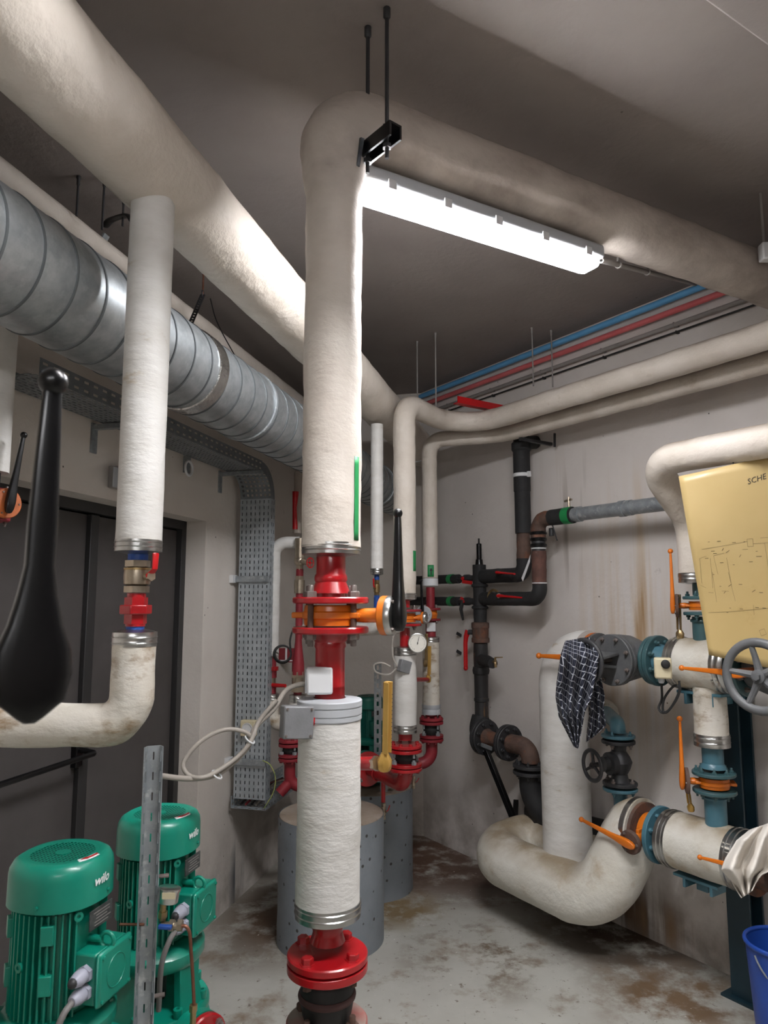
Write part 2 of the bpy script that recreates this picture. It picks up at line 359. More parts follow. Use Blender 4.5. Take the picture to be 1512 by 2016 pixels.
mb = MB(); mb.tube(path([lw(sM-.03, -RD+.0, z_+.01), lw(sM-.03, -RD+.10, z_), lw(sE+.16, -RD+.10, z_), lw(sE+.16, -RD, z_+.01)], .02, 5), .011, 10); mk('push_bar', mb, BLK, dr_)
mb = MB(); mb.box(lw(sM-.03, -RD+.012, z_), DL*.022, NL*.014, Z*.06); mk('bar_bracket', mb, BLK, dr_, bev=.004)
mb = MB(); mb.box(lw(sD+.006, -RD/2, zD/2), DL*.004, NL*(RD/2+.002), Z*zD/2); struct('trim_1', mb, WALLL)
# ceiling beam at the top right
e1 = Zp(1385, 0, CEIL-.16); e2 = Zp(1512, 92, CEIL-.16); d = (e2-e1).normalized(); n = V3((d.y, -d.x, 0))
if n.x < 0: n = -n
mb = MB(); mb.box((e1+e2)/2+n*.3+Z*.09, d*1.12, n*.3, Z*.09); struct('trim_2', mb, CEILM, bev=.006)
# bulkhead added to stand in for the shaded wall top over the pipe
mb = MB(); q0, q1 = s0-.1, s1-.004; mb.box(lw((q0+q1)/2, .24, CEIL-.075), DL*(q1-q0)/2, NL*.238, Z*.074); struct('trim_3', mb, CEILM)
# ------------------------------------------------------------------ shared builders
def f_bolt(m):   # unit: head radius 1, along +z from the flange face
    m.lathe([(1.0, 0), (1.0, .85), (.85, 1.0)], (0, 0, 0), Z, 6); m.lathe([(.52, .9), (.52, 1.9), (.42, 2.05)], (0, 0, 0), Z, 10)
def f_head(m): m.lathe([(1.3, 0), (1.3, .12), (1.0, .12), (1.0, .9), (.85, 1.05)], (0, 0, 0), Z, 6)
def flange(par, c, ax, r, th, m, nb=8, br=.009, bc=None, bm=None, side=1, stud=True, ph=0, neck=None, name='flange'):
    """disc centred at c; bolts stand on the +ax (side 1) / -ax face"""
    ax = V3(ax).normalized(); mb = MB(); e = min(.003, th*.2)
    mb.lathe([(.2*r, -th/2), (r-e, -th/2), (r, -th/2+e), (r, th/2-e), (r-e, th/2), (.2*r, th/2)], c, ax, 40)
    if neck: mb.lathe([(neck[0]*1.25, 0), (neck[0]*1.2, neck[1]*.4), (neck[0], neck[1])], V3(c)+ax*side*(th/2-.001), ax*side, 28)
    fl = mk(name, mb, m, par); bc = bc or r*.78
    x, y, z = basis(ax)
    for k in range(nb):
        a = 2*math.pi*(k+.5)/nb+ph
        p = V3(c)+(x*math.cos(a)+y*math.sin(a))*bc+ax*side*th/2
        put('bolt', 'b' if stud else 'h', f_bolt if stud else f_head, bm or BOLT, frame(p, ax*side, s=br), fl)
    return fl
def band(par, c, ax, r, h, m=None, name='end_band'):
    """aluminium end collar with two beads, closed by a cone"""
    b = MB(); b.lathe([(r*.5, -h/2-.006), (r*.98, -h/2), (r*1.01, -h/2), (r*1.01, -h*.2), (r*1.035, -h*.14), (r*1.01, -h*.08), (r*1.01, h*.2), (r*1.035, h*.26), (r*1.01, h*.32), (r*1.01, h/2), (r*.97, h/2)], c, ax, 40)
    return mk(name, b, m or ALU, par)
def lever(par, hub, up, out, L, m, big=1.0, name='lever', ball=.048, thin=1.0, st=1.0):
    """valve lever: wide hub, waisted arm, ball end"""
    up = V3(up).normalized(); out = V3(out); out = (out-up*out.dot(up)).normalized(); sd = up.cross(out)
    pr = [(-.15, .018, .02), (-.135, .04, .03), (-.08, .072*big, .042), (0, .084*big, .046), (.08, .080*big, .044), (.16, .070*(1+big)/2, .04), (.26, .054*(2+big)/3, .036), (.36, .046, .033), (.5, .041*st, .03), (.7, .035*st, .026), (.93, .028*st, .022), (.965, .026*st, .02)]
    R = []
    for h, a, b_ in pr:
        off = .02*L*(0 if h > .3 else (.3-h))
        sg = lambda c: math.copysign(abs(c)**.55, c)
        R.append([V3(hub)+up*h*L+out*off+(sd*sg(math.cos(t))*a+out*sg(math.sin(t))*b_*thin)*L for t in [2*math.pi*j/20 for j in range(20)]])
    mb = MB(); mb.rings(R); mb.sphere(V3(hub)+up*L, ball*L, 16); return mk(name, mb, m, par, sharp=50)
def butterfly(label, c, ax, nk, R, gap, nl, lv, LL, mbody=None, mplate=None, mlever=None, group=None, pr=None, lugs=4, big=1.0, loc=None, disc=True, lthin=1.0):
    """wafer butterfly valve: ring body, lug ears, neck, index plate, lever"""
    c = V3(c); ax = V3(ax).normalized(); nk = V3(nk); nk = (nk-ax*nk.dot(ax)).normalized(); t = T('butterfly_valve', label, 'valve', c, group)
    mbody = mbody or ORG; pr = pr or R*.42
    mb = MB(); mb.lathe([(R*.5, -gap*.48), (R*.68, -gap*.48), (R*.70, -gap*.2), (R*.74, -gap*.14), (R*.74, gap*.14), (R*.70, gap*.2), (R*.68, gap*.48), (R*.5, gap*.48)], c, ax, 36); mk('body', mb, mbody, t)
    sd = ax.cross(nk); mb = MB()
    o = [(-.96, -.16), (-.94, -.24), (-.7, -.2), (-.1, -.30), (.35, -.2), (.9, -.2), (.9, .2), (.35, .2), (-.1, .30), (-.7, .2), (-.94, .24), (-.96, .16)]
    mb.prism([(p*R, q*R*1.7) for p, q in o], c-ax*gap*.14, nk, sd, ax*gap*.28); mk('lug', mb, mbody, t, bev=.003)
    mb = MB(); q = R*.14
    mb.rings([[c+nk*h+(sd*math.cos(a)*w1+ax*math.sin(a)*w2) for a in [2*math.pi*j/16 for j in range(16)]] for h, w1, w2 in ((R*.68, q*1.6, gap*.30), (R*.95, q*1.5, gap*.34)) + (((nl*.88, q*1.4, gap*.34), (nl*.885, pr*.95, pr*.95), (nl*.9, pr, pr), (nl, pr, pr)) if disc else ((nl*.98, q*1.3, gap*.3), (nl, q*1.2, gap*.25)))]); mk('neck', mb, mbody, t)
    mb = MB(); mb.lathe([(pr*.4, 0), (pr, 0), (pr, .012*R/.1), (pr*.95, .016*R/.1), (pr*.4, .016*R/.1)], c+nk*(nl+.0005), nk, 32); pl = mk('index_plate', mb, mplate or ALU, t)
    lv = V3(lv); lv = (lv-nk*lv.dot(nk)).normalized()
    hub = c+nk*(nl+.016*R/.1+.046*LL*.9); lever(t, hub, lv, nk, LL, mlever or BLK, big=big, thin=lthin)
    x, y, z = basis(nk)
    for k in range(3):
        a = k*2.1+.5; put('screw', 'h', f_head, BOLT, frame(c+nk*(nl+.016*R/.1)+(x*math.cos(a)+y*math.sin(a))*pr*.8, nk, s=R*.05), pl)
    return t
def handwheel(par, c, ax, R, m, sp=5, r=None, name='handwheel', ph=0):
    r = r or R*.1; mb = MB(); mb.torus(c, ax, R-r, r, 40, 10, .8); w_ = mk(name, mb, m, par); x, y, z = basis(ax)
    for k in range(sp):
        a = 2*math.pi*k/sp+ph; d = x*math.cos(a)+y*math.sin(a); b = MB(); b.tube([V3(c)+d*R*.12-z*R*.08, V3(c)+d*R*.5-z*R*.06, V3(c)+d*(R-r)], [R*.11, R*.085, R*.075], 8); mk('spoke', b, m, w_)
    b = MB(); b.lathe([(R*.1, -R*.2), (R*.18, -R*.2), (R*.18, R*.06), (R*.12, R*.08)], c, ax, 16); b.hexa(V3(c)+z*R*.08, V3(c)+z*R*.16, R*.1); mk('hub', b, m, w_)
    return w_
def insul(name, label, cat, pts, r, m, R=None, bands=(), wob=.02, group=None, step=.03, n=36, loc=None, fr=9, pname='insulation'):
    """insulated pipe run as a thing; bands: (point, axis)"""
    P = path(pts, R or r*1.6, 12, step); t = T(name, label, cat, loc or pts[-1], group)
    mb = MB(); mb.tube(P, r, n, True, wob, fr); mk(pname, mb, m, t, sharp=60)
    for c, ax in bands: band(t, c, ax, r, r*.5)
    return t
def thermo(label, base, up, out, L, m, group=None):
    """industrial thermometer: long V housing with a slot and scale over a hexagon stem"""
    base = V3(base); up = V3(up).normalized(); x, y, z = basis(up, out); t = T('thermometer', label, 'thermometer', base, group)
    w_ = L*.05
    mb = MB(); mb.rings([[base+up*h*L+(x*math.cos(a)*q2+y*math.sin(a)*q1) for a in [2*math.pi*(j+.5)/8 for j in range(8)]] for h, q1, q2 in ((.0, w_*1.3, w_*1.2), (.03, w_*1.8, w_*1.5), (.12, w_*1.9, w_*1.6), (.2, w_*.95, w_*.8))]); mk('foot', mb, m, t)
    mb = MB(); mb.prism([(-w_, 0), (-w_, w_*1.2), (-w_*.7, w_*1.2), (-w_*.35, w_*.3), (w_*.35, w_*.3), (w_*.7, w_*1.2), (w_, w_*1.2), (w_, 0), (w_*.6, -w_*.4), (-w_*.6, -w_*.4)], base+up*L*.2, y, x, up*L*.8); mk('housing', mb, m, t, bev=.0008)
    mb = MB(); mb.cyl(base+up*L*.2+x*w_*.55, base+up*L*.94+x*w_*.55, w_*.16, 8); mk('glass_tube', mb, WPL, t)
    mb = MB()
    for k in range(14): mb.box(base+up*L*(.27+.045*k)+x*w_*1.2+y*w_*.84, x*.0004, y*w_*.14, up*L*.004)
    mk('scale_marks', mb, INK, t); return t
def ballvalve(label, c, ax, out, r, L, lm, lv, LL, body=None, group=None, name='ball_valve'):
    c = V3(c); ax = V3(ax).normalized(); x, y, z = basis(ax, out); t = T(name, label, 'valve', c, group); body = body or NICK
    mb = MB(); mb.lathe([(r*.7, -L*.3), (r*1.0, -L*.24), (r*1.05, 0), (r*1.0, L*.24), (r*.7, L*.3)], c, ax, 24); mk('body', mb, body, t)
    for s_ in (-1, 1):
        mb = MB(); mb.hexa(c+ax*s_*L*.3, c+ax*s_*L*.5, r*.98); mk('hex_end', mb, body, t)
    mb = MB(); mb.cyl(c+x*r*.9, c+x*r*1.45, r*.32, 12); mb.hexa(c+x*r*1.45, c+x*r*1.7, r*.4); mk('stem', mb, body, t)
    lv = V3(lv); lv = (lv-x*lv.dot(x)).normalized(); sd = x.cross(lv); o = c+x*r*1.5; mb = MB()
    R = []
    for h, a, q, of in ((-.06, r*.4, r*.1, 0), (.06, r*.45, r*.12, 0), (.14, r*.34, r*.12, .15*r), (.3, r*.26, r*.12, .5*r), (.95, r*.3, r*.16, .55*r), (1, r*.22, r*.12, .55*r)):
        R.append([o+lv*h*LL+x*of+sd*math.cos(b)*a+x*math.sin(b)*q for b in [2*math.pi*(j+.5)/8 for j in range(8)]])
    mb.rings(R); mk('lever', mb, lm, t); return t
def rod(label, a, b, r=.004, group=None, m=None, name='hanger_rod'):
    t = T(name, label, 'rod', a, group); mb = MB(); mb.cyl(a, b, r, 8); mk('threaded_rod', mb, m or IROND, t)
    mb = MB(); a = V3(a); d = (V3(b)-a).normalized(); mb.lathe([(r*1.9, .0005), (r*1.9, .008), (r*1.4, .012), (r*1.4, .03), (r, .034)], a, d, 10); mk('anchor', mb, m or IROND, t); return t
# ================================================================== OVERHEAD LEFT
# header: heading TL, depth law K/(1107-u)
def hd(u, v, K): return D(u, v, K/(1107-u))
h1 = hd(290, 310, 1414); h2 = hd(700, 755, 1414); zH = (h1.z+h2.z)/2
dd = (h2-h1); dd.z = 0; dd.normalize()
hA = V3((h1.x, h1.y, zH))-dd*1.9
tE = (NR.dot(PC)-NR.dot(V3((h1.x, h1.y, 0))))/NR.dot(dd)
hB = V3((h1.x, h1.y, zH))+dd*(tE-.14)
t = T('header_pipe', 'thick cream insulated header pipe crossing the upper left corner under the ceiling', 'pipe', V3((h1.x, h1.y, zH)))
mb = MB(); mb.tube(path([hA, hB], 1, step=.035), .112, 44, True, .035, 8); mk('insulation', mb, INS, t, sharp=60)
mb = MB(); hE = hB-dd*.22; mb.lathe([(.108, -.012), (.117, -.01), (.117, .01), (.108, .012)], hE, dd, 44); mk('end_band', mb, ALU, t)
drY = h1.y+.02; dX = Yp(297, 500, drY).x; dP = lambda v: V3((dX, drY, zv(drY, v)))
mb = MB(); mb.tube(path([V3((dX, drY, zH-.085)), dP(1070)], 1, step=.03), .0515, 36, True, .02, 9); mk('drop_insulation', mb, INSW, t, sharp=60)
band(t, dP(1075), Z, .052, .026)
rB = .052
# ball valve + union on the drop
y0 = drY; xz = lambda v: V3((Yp(272, v, y0).x, y0, zv(y0, v)))
dX2 = Yp(272, 1150, y0).x; q = lambda v: V3((dX, y0, zv(y0, v)))
mb = MB(); mb.cyl(q(1085), q(1103), .0225, 20); S('tape_wrap', 'blue tape wrapped on the pipe stub above the brass ball valve', 'tape', mb, BTAPE)
bv = ballvalve('nickel brass ball valve with a red lever on the left drop pipe', q(1135), Z, V3((.8, -.5, 0)), .029, zv(y0, 1103)-zv(y0, 1166), REDL, Z, .052)
mb = MB(); mb.cyl(q(1120)-Z*.003, q(1120)+Z*.002, .0305, 24); mk('ring', mb, BRASS, bv)
t = T('pipe_union', 'red painted hexagonal union below the brass ball valve on the left drop pipe', 'fitting', q(1208))
mb = MB(); mb.hexa(q(1191), q(1176), .026); mb.cyl(q(1176), q(1168), .021, 20); mk('upper_end', mb, RED, t)
mb = MB(); mb.hexa(q(1209), q(1191), .036); mk('union_nut', mb, RED, t, bev=.002)
mb = MB(); mb.hexa(q(1228), q(1209), .025); mb.cyl(q(1233), q(1228), .022, 20); mk('lower_end', mb, RED, t)
t = T('insulated_elbow_pipe', 'stained insulated elbow pipe turning left in front of the dark door', 'pipe', q(1430))
P = path([q(1268), V3((dX, y0, zv(y0, 1428))), V3((dX-.52, y0+.01, zv(y0, 1428)))], .068, 14, .02)
mb = MB(); mb.tube(P, .0475, 40, True, .06, 11); mk('insulation', mb, INSD, t, sharp=60)
band(t, q(1258), -Z, .0485, .032)
mb = MB(); mb.cyl(q(1248), q(1233), .02, 20); mk('pipe_stub', mb, BTAPE, t)
mb = MB(); mb.cyl(V3((dX-.518, y0+.01, zv(y0, 1428))), V3((dX-.60, y0+.01, zv(y0, 1428))), .03, 20); mk('red_end', mb, REDM, t)
# pipe behind the duct
wz = 2.93; a = LW(-30, 318, .16)
pz = LW(300, 590, .17).z
t = T('wall_pipe', 'cream insulated pipe running behind the galvanised duct along the left wall', 'pipe', lw(0, .17, pz))
mb = MB(); mb.tube(path([lw(-3.6, .17, pz), lw(s1-.12, .17, pz)], 1, step=.05), .075, 32, True, .03, 8); mk('insulation', mb, INS, t, sharp=60)
# spiral duct
d1 = hd(0, 515, 1752); d2 = hd(560, 842, 1752); zD_ = (d1.z+d2.z)/2
du = d2-d1; du.z = 0; du.normalize(); dA = V3((d1.x, d1.y, zD_))-du*.7
dEnd = (NB.dot(PC)-NB.dot(dA))/NB.dot(du)-.004
rD = .137; t = T('spiral_duct', 'galvanised spiral ventilation duct along the left wall', 'duct', V3((d1.x, d1.y, zD_)))
pr = []; L0 = dEnd; pit = .108; h = 0
mb = MB(); mb.lathe([(rD, 0), (rD, L0)], dA, du, 64)
mb.f = [f for f in mb.f if len(f) == 4]; mk('duct_wall', mb, DUCT, t, sharp=80)
x, y, z = basis(du); k = 0
while h < L0-.2:
    mb = MB(); rg = []
    for j in range(65):
        a_ = 2*math.pi*j/64; c = x*math.cos(a_)+y*math.sin(a_); o = dA+du*(h+pit*j/64)
        rg.append([o+c*(rD-.001)-du*.004, o+c*(rD+.0028)-du*.0025, o+c*(rD+.0028)+du*.0025, o+c*(rD-.001)+du*.004])
    mb.rings(rg, True); mk('seam_ridge', mb, SEAM, t, sharp=30); h += pit
def ringat(u, v, wd, m, nm, up=.0035):
    c = hd(u, v, 1752); hh = (c-dA).dot(du); mb = MB(); mb.lathe([(rD+.0005, -wd/2), (rD+up, -wd/2+.002), (rD+up, wd/2-.002), (rD+.0005, wd/2)], dA+du*hh, du, 64); mb.f = [f for f in mb.f if len(f) == 4]; mk(nm, mb, m, t)
ringat(368, 722, .06, FOIL, 'foil_joint_tape', .005); ringat(480, 790, .018, GALV, 'hanger_strap', .006)
ringat(738, 940, .03, GALV, 'joint_ring', .008)
# hangers
GR = 'hanger rods behind the header pipe'
for i_, (u, v1, v2, dp) in enumerate(((155, 347, 425, 2.6), (206, 350, 452, 2.55), (244, 385, 445, 2.55))):
    p = D(u, v1, dp); dp2 = (CEIL-.15-H)/(p.z-H)*dp; p = D(u, v1, dp2); rod(('leftmost', 'middle', 'rightmost')[i_]+' thin dark threaded rod in the gap behind the big header pipe', V3((p.x, p.y, CEIL-.15)), V3((p.x, p.y, zv(p.y, v2))), .004, GR)
p = D(206, 455, 2.6); p2 = D(250, 441, 2.45)
t = T('pipe_clamp', 'black rubber lined pipe clamp on the rods above the wall pipe', 'clamp', p)
mb = MB(); mb.tube(spline([p+Z*.02, p+Z*.035+(p2-p)*.3, p2+Z*.03, p2+(p2-p)*.25+Z*.0]), .014, 10, flat=.5); mk('clamp_band', mb, BLKM, t)
mb = MB(); mb.bar(D(210, 462, 2.6), D(200, 480, 2.6), .03, .006); mk('lug', mb, GALV, t)
p = D(401, 527, 2.75); p = D(401, 527, (CEIL-.15-H)/(p.z-H)*2.75); pm = V3((p.x, p.y, zv(p.y, 580)))
rod('copper coloured hanger rod holding a perforated strap over the duct', p, pm, .004, m=COPP)
t = T('perforated_strap', 'black perforated strap hooked on the copper coloured rod over the duct', 'strap', pm)
pe = D(374, 640, (pm-CAM).dot(FW)-.12); d = (pe-pm); x, y, z = basis(d, X)
mb = MB(); mb.perf(pm-x*.011, x, d, .022, d.length, 1, 12, .35, .4); mk('strap', mb, IROND, t, solid=.002, smooth=False)
mb = MB(); mb.torus(pm+Z*.002, X, .014, .004, 16, 8); mk('hook', mb, IROND, t)
a = hd(482, 735, 1752*1.04); p2 = D(430, 640, (a-CAM).dot(FW)+.05)
mb = MB(); mb.tube(spline([D(414, 588, 2.85), p2, a]), .0025, 6); S('hanger_wire', 'thin wire from the copper coloured rod down to the duct strap', 'wire', mb, IROND)
# ------------------------------------------------------------------ cable tray along the wall, riser tray
sR0 = sl(LW(466, 1300, .035)); RSP = lambda u, v, ds=0: onp(u, v, DL, DL.dot(PL)+sR0+ds)
dR1 = NL.dot(RSP(527, 1300)-PL); dR0 = .035; tw = dR1-dR0
zT = RSP(495, 945).z+.02; zt = zT; sT0 = sl(LW(40, 740, .15)); RB = .13
zb = RSP(495, 1574).z
t = T('cable_tray', 'perforated cable tray on brackets high on the left wall below the duct', 'cable tray', lw(sR0, .1, zt))
LT = sR0-RB-sT0
mb = MB(); mb.perf(lw(sT0, dR0, zt), DL, NL, LT, tw, int(LT/.03), 9, .62, .36); mk('tray_bottom', mb, TRAY, t, solid=.0015, smooth=False)
for dn in (dR0+tw, dR0):
    mb = MB(); mb.perf(lw(sT0, dn, zt), DL, Z, LT, .06, int(LT/.05), 2, .5, .3); mk('side_rail', mb, TRAY, t, solid=.0015, smooth=False)
def bendpanel(s_c, z_c, R, a0, a1, d0, d1_, n, sx):
    mb = MB(); P = []
    for k in range(n+1):
        a = a0+(a1-a0)*k/n; P.append([lw(s_c+sx*R*math.sin(a), d0+(d1_-d0)*j/14, z_c+R*math.cos(a)) for j in range(15)])
    for i in range(n):
        for j in range(14):
            if i % 2 == 1 and j % 2 == 1: continue
            mb.add([P[i][j], P[i][j+1], P[i+1][j+1], P[i+1][j]], [[0, 1, 2, 3]])
    return mb
mk('bend_panel', bendpanel(sT0, zt-.14, .14, 0, math.pi/2, dR0, dR0+tw, 14, -1), TRAY, t, solid=.0015, smooth=False)
mb = MB(); mb.perf(lw(sT0-.14, dR0, zt-.14), NL, -Z, tw, .75, 7, 24, .4, .6); mk('drop_panel', mb, TRAY, t, solid=.0015, smooth=False)
for u in (195, 440):
    s_ = sl(LW(u, 800+(u-195)*.42, .02)); mb = MB(); mb.bar(lw(s_, .0, zt-.016), lw(s_, dR1+.03, zt-.016), .024, .02); mk('bracket', mb, GALV, t, bev=.001); mb = MB(); mb.box(lw(s_, .004, zt-.06), DL*.018, NL*.004, Z*.06); mk('wall_plate', mb, GALV, t, bev=.001)
# riser: the tray turned down, its broad face towards the room
hR = zt-RB-zb
t = T('cable_riser_tray', 'perforated vertical cable riser tray with open bottom standing off the left wall', 'cable tray', lw(sR0, .1, zb))
mb = MB(); mb.perf(lw(sR0, dR0, zb), NL, Z, tw, hR, 7, 48, .2, .52); mk('front_panel', mb, TRAYL, t, solid=.0015, smooth=False)
for d_ in (dR0, dR1): mb = MB(); mb.perf(lw(sR0+.002, d_, zb-.02), DL, Z, .06, hR+.02, 2, 40, .3, .5); mk('side_rail', mb, TRAYL, t, solid=.0015, smooth=False)
mb = MB(); mb.box(lw(sR0+.064, (dR0+dR1)/2, zb+hR/2), DL*.001, NL*tw/2, Z*hR/2); mk('back_cover', mb, TRAY, t)
mb = MB(); mb.tube([lw(sR0+.04, dR0+.05, zb+.02), lw(sR0+.04, dR0+.05, zt-.2)], .012, 8); mk('cable', mb, BLKM, t)
mk('bend_panel', bendpanel(sR0-RB, zt-RB, RB, 0, math.pi/2, dR0, dR1, 15, 1), TRAY, t, solid=.0015, smooth=False)
for d_ in (dR0, dR1):
    mb = MB(); R_ = [[lw(sR0-RB+(RB+q)*math.sin(a), d_, zt-RB+(RB+q)*math.cos(a)) for q in (0, .055)] for a in [math.pi/2*k/12 for k in range(13)]]; mb.grid(R_); mk('bend_rail', mb, TRAY, t, solid=.0015, smooth=False)
for v in (1140, 1500):
    z_ = RSP(495, v).z; mb = MB(); mb.bar(lw(sR0-.012, .004, z_), lw(sR0-.012, dR1+.004, z_), .034, .016, ref=DL); mk('clamp_bar', mb, GALV, t, bev=.002)
    mb = MB(); mb.box(lw(sR0-.02, .012, z_), DL*.03, NL*.012, Z*.022); mk('wall_bracket', mb, WPL, t, bev=.002)
zl = RSP(490, 1592).z
t = T('low_cable_tray', 'short low perforated tray with cables running on past the foot of the riser', 'cable tray', lw(sR0+.02, .1, zl))
mb = MB(); mb.perf(lw(sR0-.01, dR0-.008, zl), DL, NL, .75, tw+.016, 22, 5, .5, .4); mk('tray_bottom', mb, TRAYL, t, solid=.0015, smooth=False)
for d_ in (dR0-.008, dR1+.008): mb = MB(); mb.perf(lw(sR0-.01, d_, zl), DL, Z, .75, .06, 20, 2, .5, .35); mk('side_rail', mb, TRAYL, t, solid=.0015, smooth=False)
for k in range(4):
    mb = MB(); mb.tube(spline([lw(sR0+.03, dR0+.03+.03*k, zl+.012), lw(sR0+.3, .06+.03*k, zl+.03+.01*k), lw(sR0+.6, .08+.03*k, zl+.016)]), .006, 8); mk('cable', mb, (BLKM, REDM, BLKM, CBL)[k], t)
mb = MB(); mb.tube(spline([RSP(517, 1497, -.02), RSP(532, 1506, -.02), RSP(542, 1530, -.02), RSP(538, 1560, -.02), RSP(520, 1591, -.015)]), .0028, 6); S('earth_wire', 'thin green and yellow earth wire looping out of the riser foot', 'wire', mb, mt('earth_wire', 'b9b46a', '7d9a5a', sc=60))
# wall items
t = T('wall_box', 'small grey junction box on the left wall above the door', 'box', LW(232, 942, .02))
mb = MB(); mb.box(LW(236, 942, .022), DL*.05, NL*.022, Z*.045); mk('box', mb, PGRY, t, bev=.004)
mb = MB(); mb.box(LW(236, 942, .047), DL*.046, NL*.003, Z*.041); mk('lid', mb, GPL, t, bev=.002)
t = T('cable_clip', 'white cable loop clipped under the tray on the left wall', 'clip', LW(370, 910, .02))
mb = MB(); mb.box(LW(368, 912, .01), DL*.02, NL*.01, Z*.05); mk('plate', mb, GALV, t); mb = MB(); mb.torus(LW(372, 922, .04), NL, .035, .006, 20, 8); mk('loop', mb, WPL, t)
t = T('power_socket', 'cream power socket on the cable riser tray', 'socket', RSP(490, 1432))
n_ = -DL; c = RSP(490, 1433, -.0215); mb = MB(); x, y, z = basis(n_, Z); mb.box(c, x*.042, y*.042, n_*.02); mk('frame', mb, CREAM, t, bev=.005)
mb = MB(); mb.lathe([(.03, 0), (.03, .004), (.026, .004), (.024, -.004), (0, -.004)], c+n_*.0215, n_, 28); mk('insert', mb, WPL, t)
for s_ in (-1, 1): mb = MB(); mb.cyl(c+n_*.017+y*s_*.009, c+n_*.019+y*s_*.009, .003, 8); mk('contact_hole', mb, BLKM, t)
# ================================================================== NEAR LEFT: close black lever and the second valve at the frame edge
hub = D(62, 1330, .62); upv = (D(104, 760, .66)-hub).normalized()
t = T('valve_lever', 'huge close black valve lever with a ball end at the left edge', 'lever', hub)
LLn = (D(104, 752, .66)-hub).length
lever(t, hub, upv, V3((.6, -.8, 0)), LLn, BLK, big=1.45, st=1.15, ball=.05)
pn = V3((-.85, .45, 0)).normalized()
mb = MB(); mb.lathe([(.012, -.004), (.03, -.004), (.03, .006), (.012, .006)], hub+pn*.045-upv*.0, pn, 28); mk('index_plate', mb, ALU, t)
mb = MB(); mb.cyl(hub+pn*.01, hub+pn*.2, .018, 16); mk('valve_stem', mb, ORG, t)
# edge pipe at the left border with its orange valve
ye = 1.9; xe = Yp(-14, 900, ye).x; e = lambda v: V3((xe, ye, zv(ye, v)))
t = T('edge_drop_pipe', 'insulated drop pipe cut by the left frame edge above an orange valve', 'pipe', e(940))
mb = MB(); mb.tube(path([e(470), e(930)], 1, step=.04), .042, 28, True, .02); mk('insulation', mb, INSW, t)
mb = MB(); mb.cyl(e(968), e(925), .022, 16); mk('pipe_stub', mb, BLKM, t)
flange(t, e(968), -Z, .052, .013, REDM, 4, .006, side=-1)
butterfly('smaller orange butterfly valve with a black lever at the left frame edge', e(994), Z, V3((.88, -.47, 0)), .052, zv(ye, 978)-zv(ye, 1012), .07, V3((.12, .1, 1)), .19, mplate=ORGD, pr=.04, big=.8)
t = T('lower_edge_pipe', 'red flanged pipe below the orange valve at the left frame edge', 'pipe', e(1030))
flange(t, e(1021), Z, .052, .013, REDM, 4, .006, side=-1); mb = MB(); mb.cyl(e(1026), V3((xe, ye, .55)), .022, 16); mk('pipe_stub', mb, REDM, t)
# ================================================================== TALL PIPE IN THE MIDDLE
yt = 1.8; xt = Yp(649, 1400, yt).x; c_ = lambda v: V3((xt, yt, zv(yt, v)))
HDG = math.radians(60); dh = V3((math.sin(HDG), math.cos(HDG), 0)); nh = V3((dh.y, -dh.x, 0))
zR = onp(860, 310, nh, nh.dot(c_(500))).z-.005
top = V3((xt, yt, zR)); tw_ = NR.dot(PC)-NR.dot(top); Lr = -(NR.dot(top)-NR.dot(PC))/NR.dot(dh)
t = T('tall_riser_pipe', 'tall insulated riser pipe in the middle that elbows along the ceiling above the lamp', 'pipe', c_(1365))
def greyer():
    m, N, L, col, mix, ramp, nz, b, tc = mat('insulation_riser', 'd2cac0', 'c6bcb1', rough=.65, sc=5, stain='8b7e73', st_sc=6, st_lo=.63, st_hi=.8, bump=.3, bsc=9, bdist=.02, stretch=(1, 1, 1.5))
    sx = N.new('ShaderNodeSeparateXYZ'); L.new(tc.outputs['Object'], sx.inputs[0]); f = ramp(sx.outputs['Z'], .95, 1.45)  # shade on the upper riser put into the colour, greyer with height
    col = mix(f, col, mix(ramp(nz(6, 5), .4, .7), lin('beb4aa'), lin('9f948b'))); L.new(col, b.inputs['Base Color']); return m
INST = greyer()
P = path([c_(1078), top, top+dh*(Lr-.012)], .105, 16, .03)
rr = [.0755 if p.z < zR-.2 and (p-top).dot(dh) < .05 else .0755+min(.021, max(0, (p.z-(zR-.25))*.12)) for p in P]
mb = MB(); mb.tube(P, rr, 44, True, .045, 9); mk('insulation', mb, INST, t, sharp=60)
band(t, c_(1081), Z, .0735, .028)
# green arrow tape: strip hugging the insulation
def wrap_strip(par, nm, c0, c1, R, a0, a1, m, n=8, mz=10, wob=None):
    c0, c1 = V3(c0), V3(c1); x, y, z = basis(c1-c0, YY*-1); mb = MB(); G = []
    for i in range(mz+1):
        o = c0+(c1-c0)*i/mz; G.append([o+(x*math.cos(a)+y*math.sin(a))*R for a in [a0+(a1-a0)*j/n for j in range(n+1)]])
    mb.grid(G); return mk(nm, mb, m, par, solid=.0012)
wrap_strip(t, 'green_tape', c_(1066), c_(905), .0768, math.radians(52), math.radians(66), GTAPE)
mb = MB(); mb.lathe([(.037, 0), (.037, .05), (.041, .056), (.042, .066), (.039, .072), (.044, .085), (.05, .1)], c_(1090), -Z, 32); mb.cyl(c_(1150), c_(1176), .037, 32); mk('red_pipe', mb, RED, t)
fb = BOLT
flange(t, c_(1182), Z, .0955, .016, RED, 4, .0145, bc=.074, ph=.15)
butterfly('large orange butterfly valve with a long black lever on the middle riser', c_(1211), Z, V3((.95, -.31, 0)), .0955, zv(yt, 1191)-zv(yt, 1232), .152, V3((.12, -.05, 1)), .25, pr=.048, big=1.1, lthin=1.5, mplate=ALU)
vt = bpy.data.objects['butterfly_valve.001'] if 'butterfly_valve.001' in bpy.data.objects else None
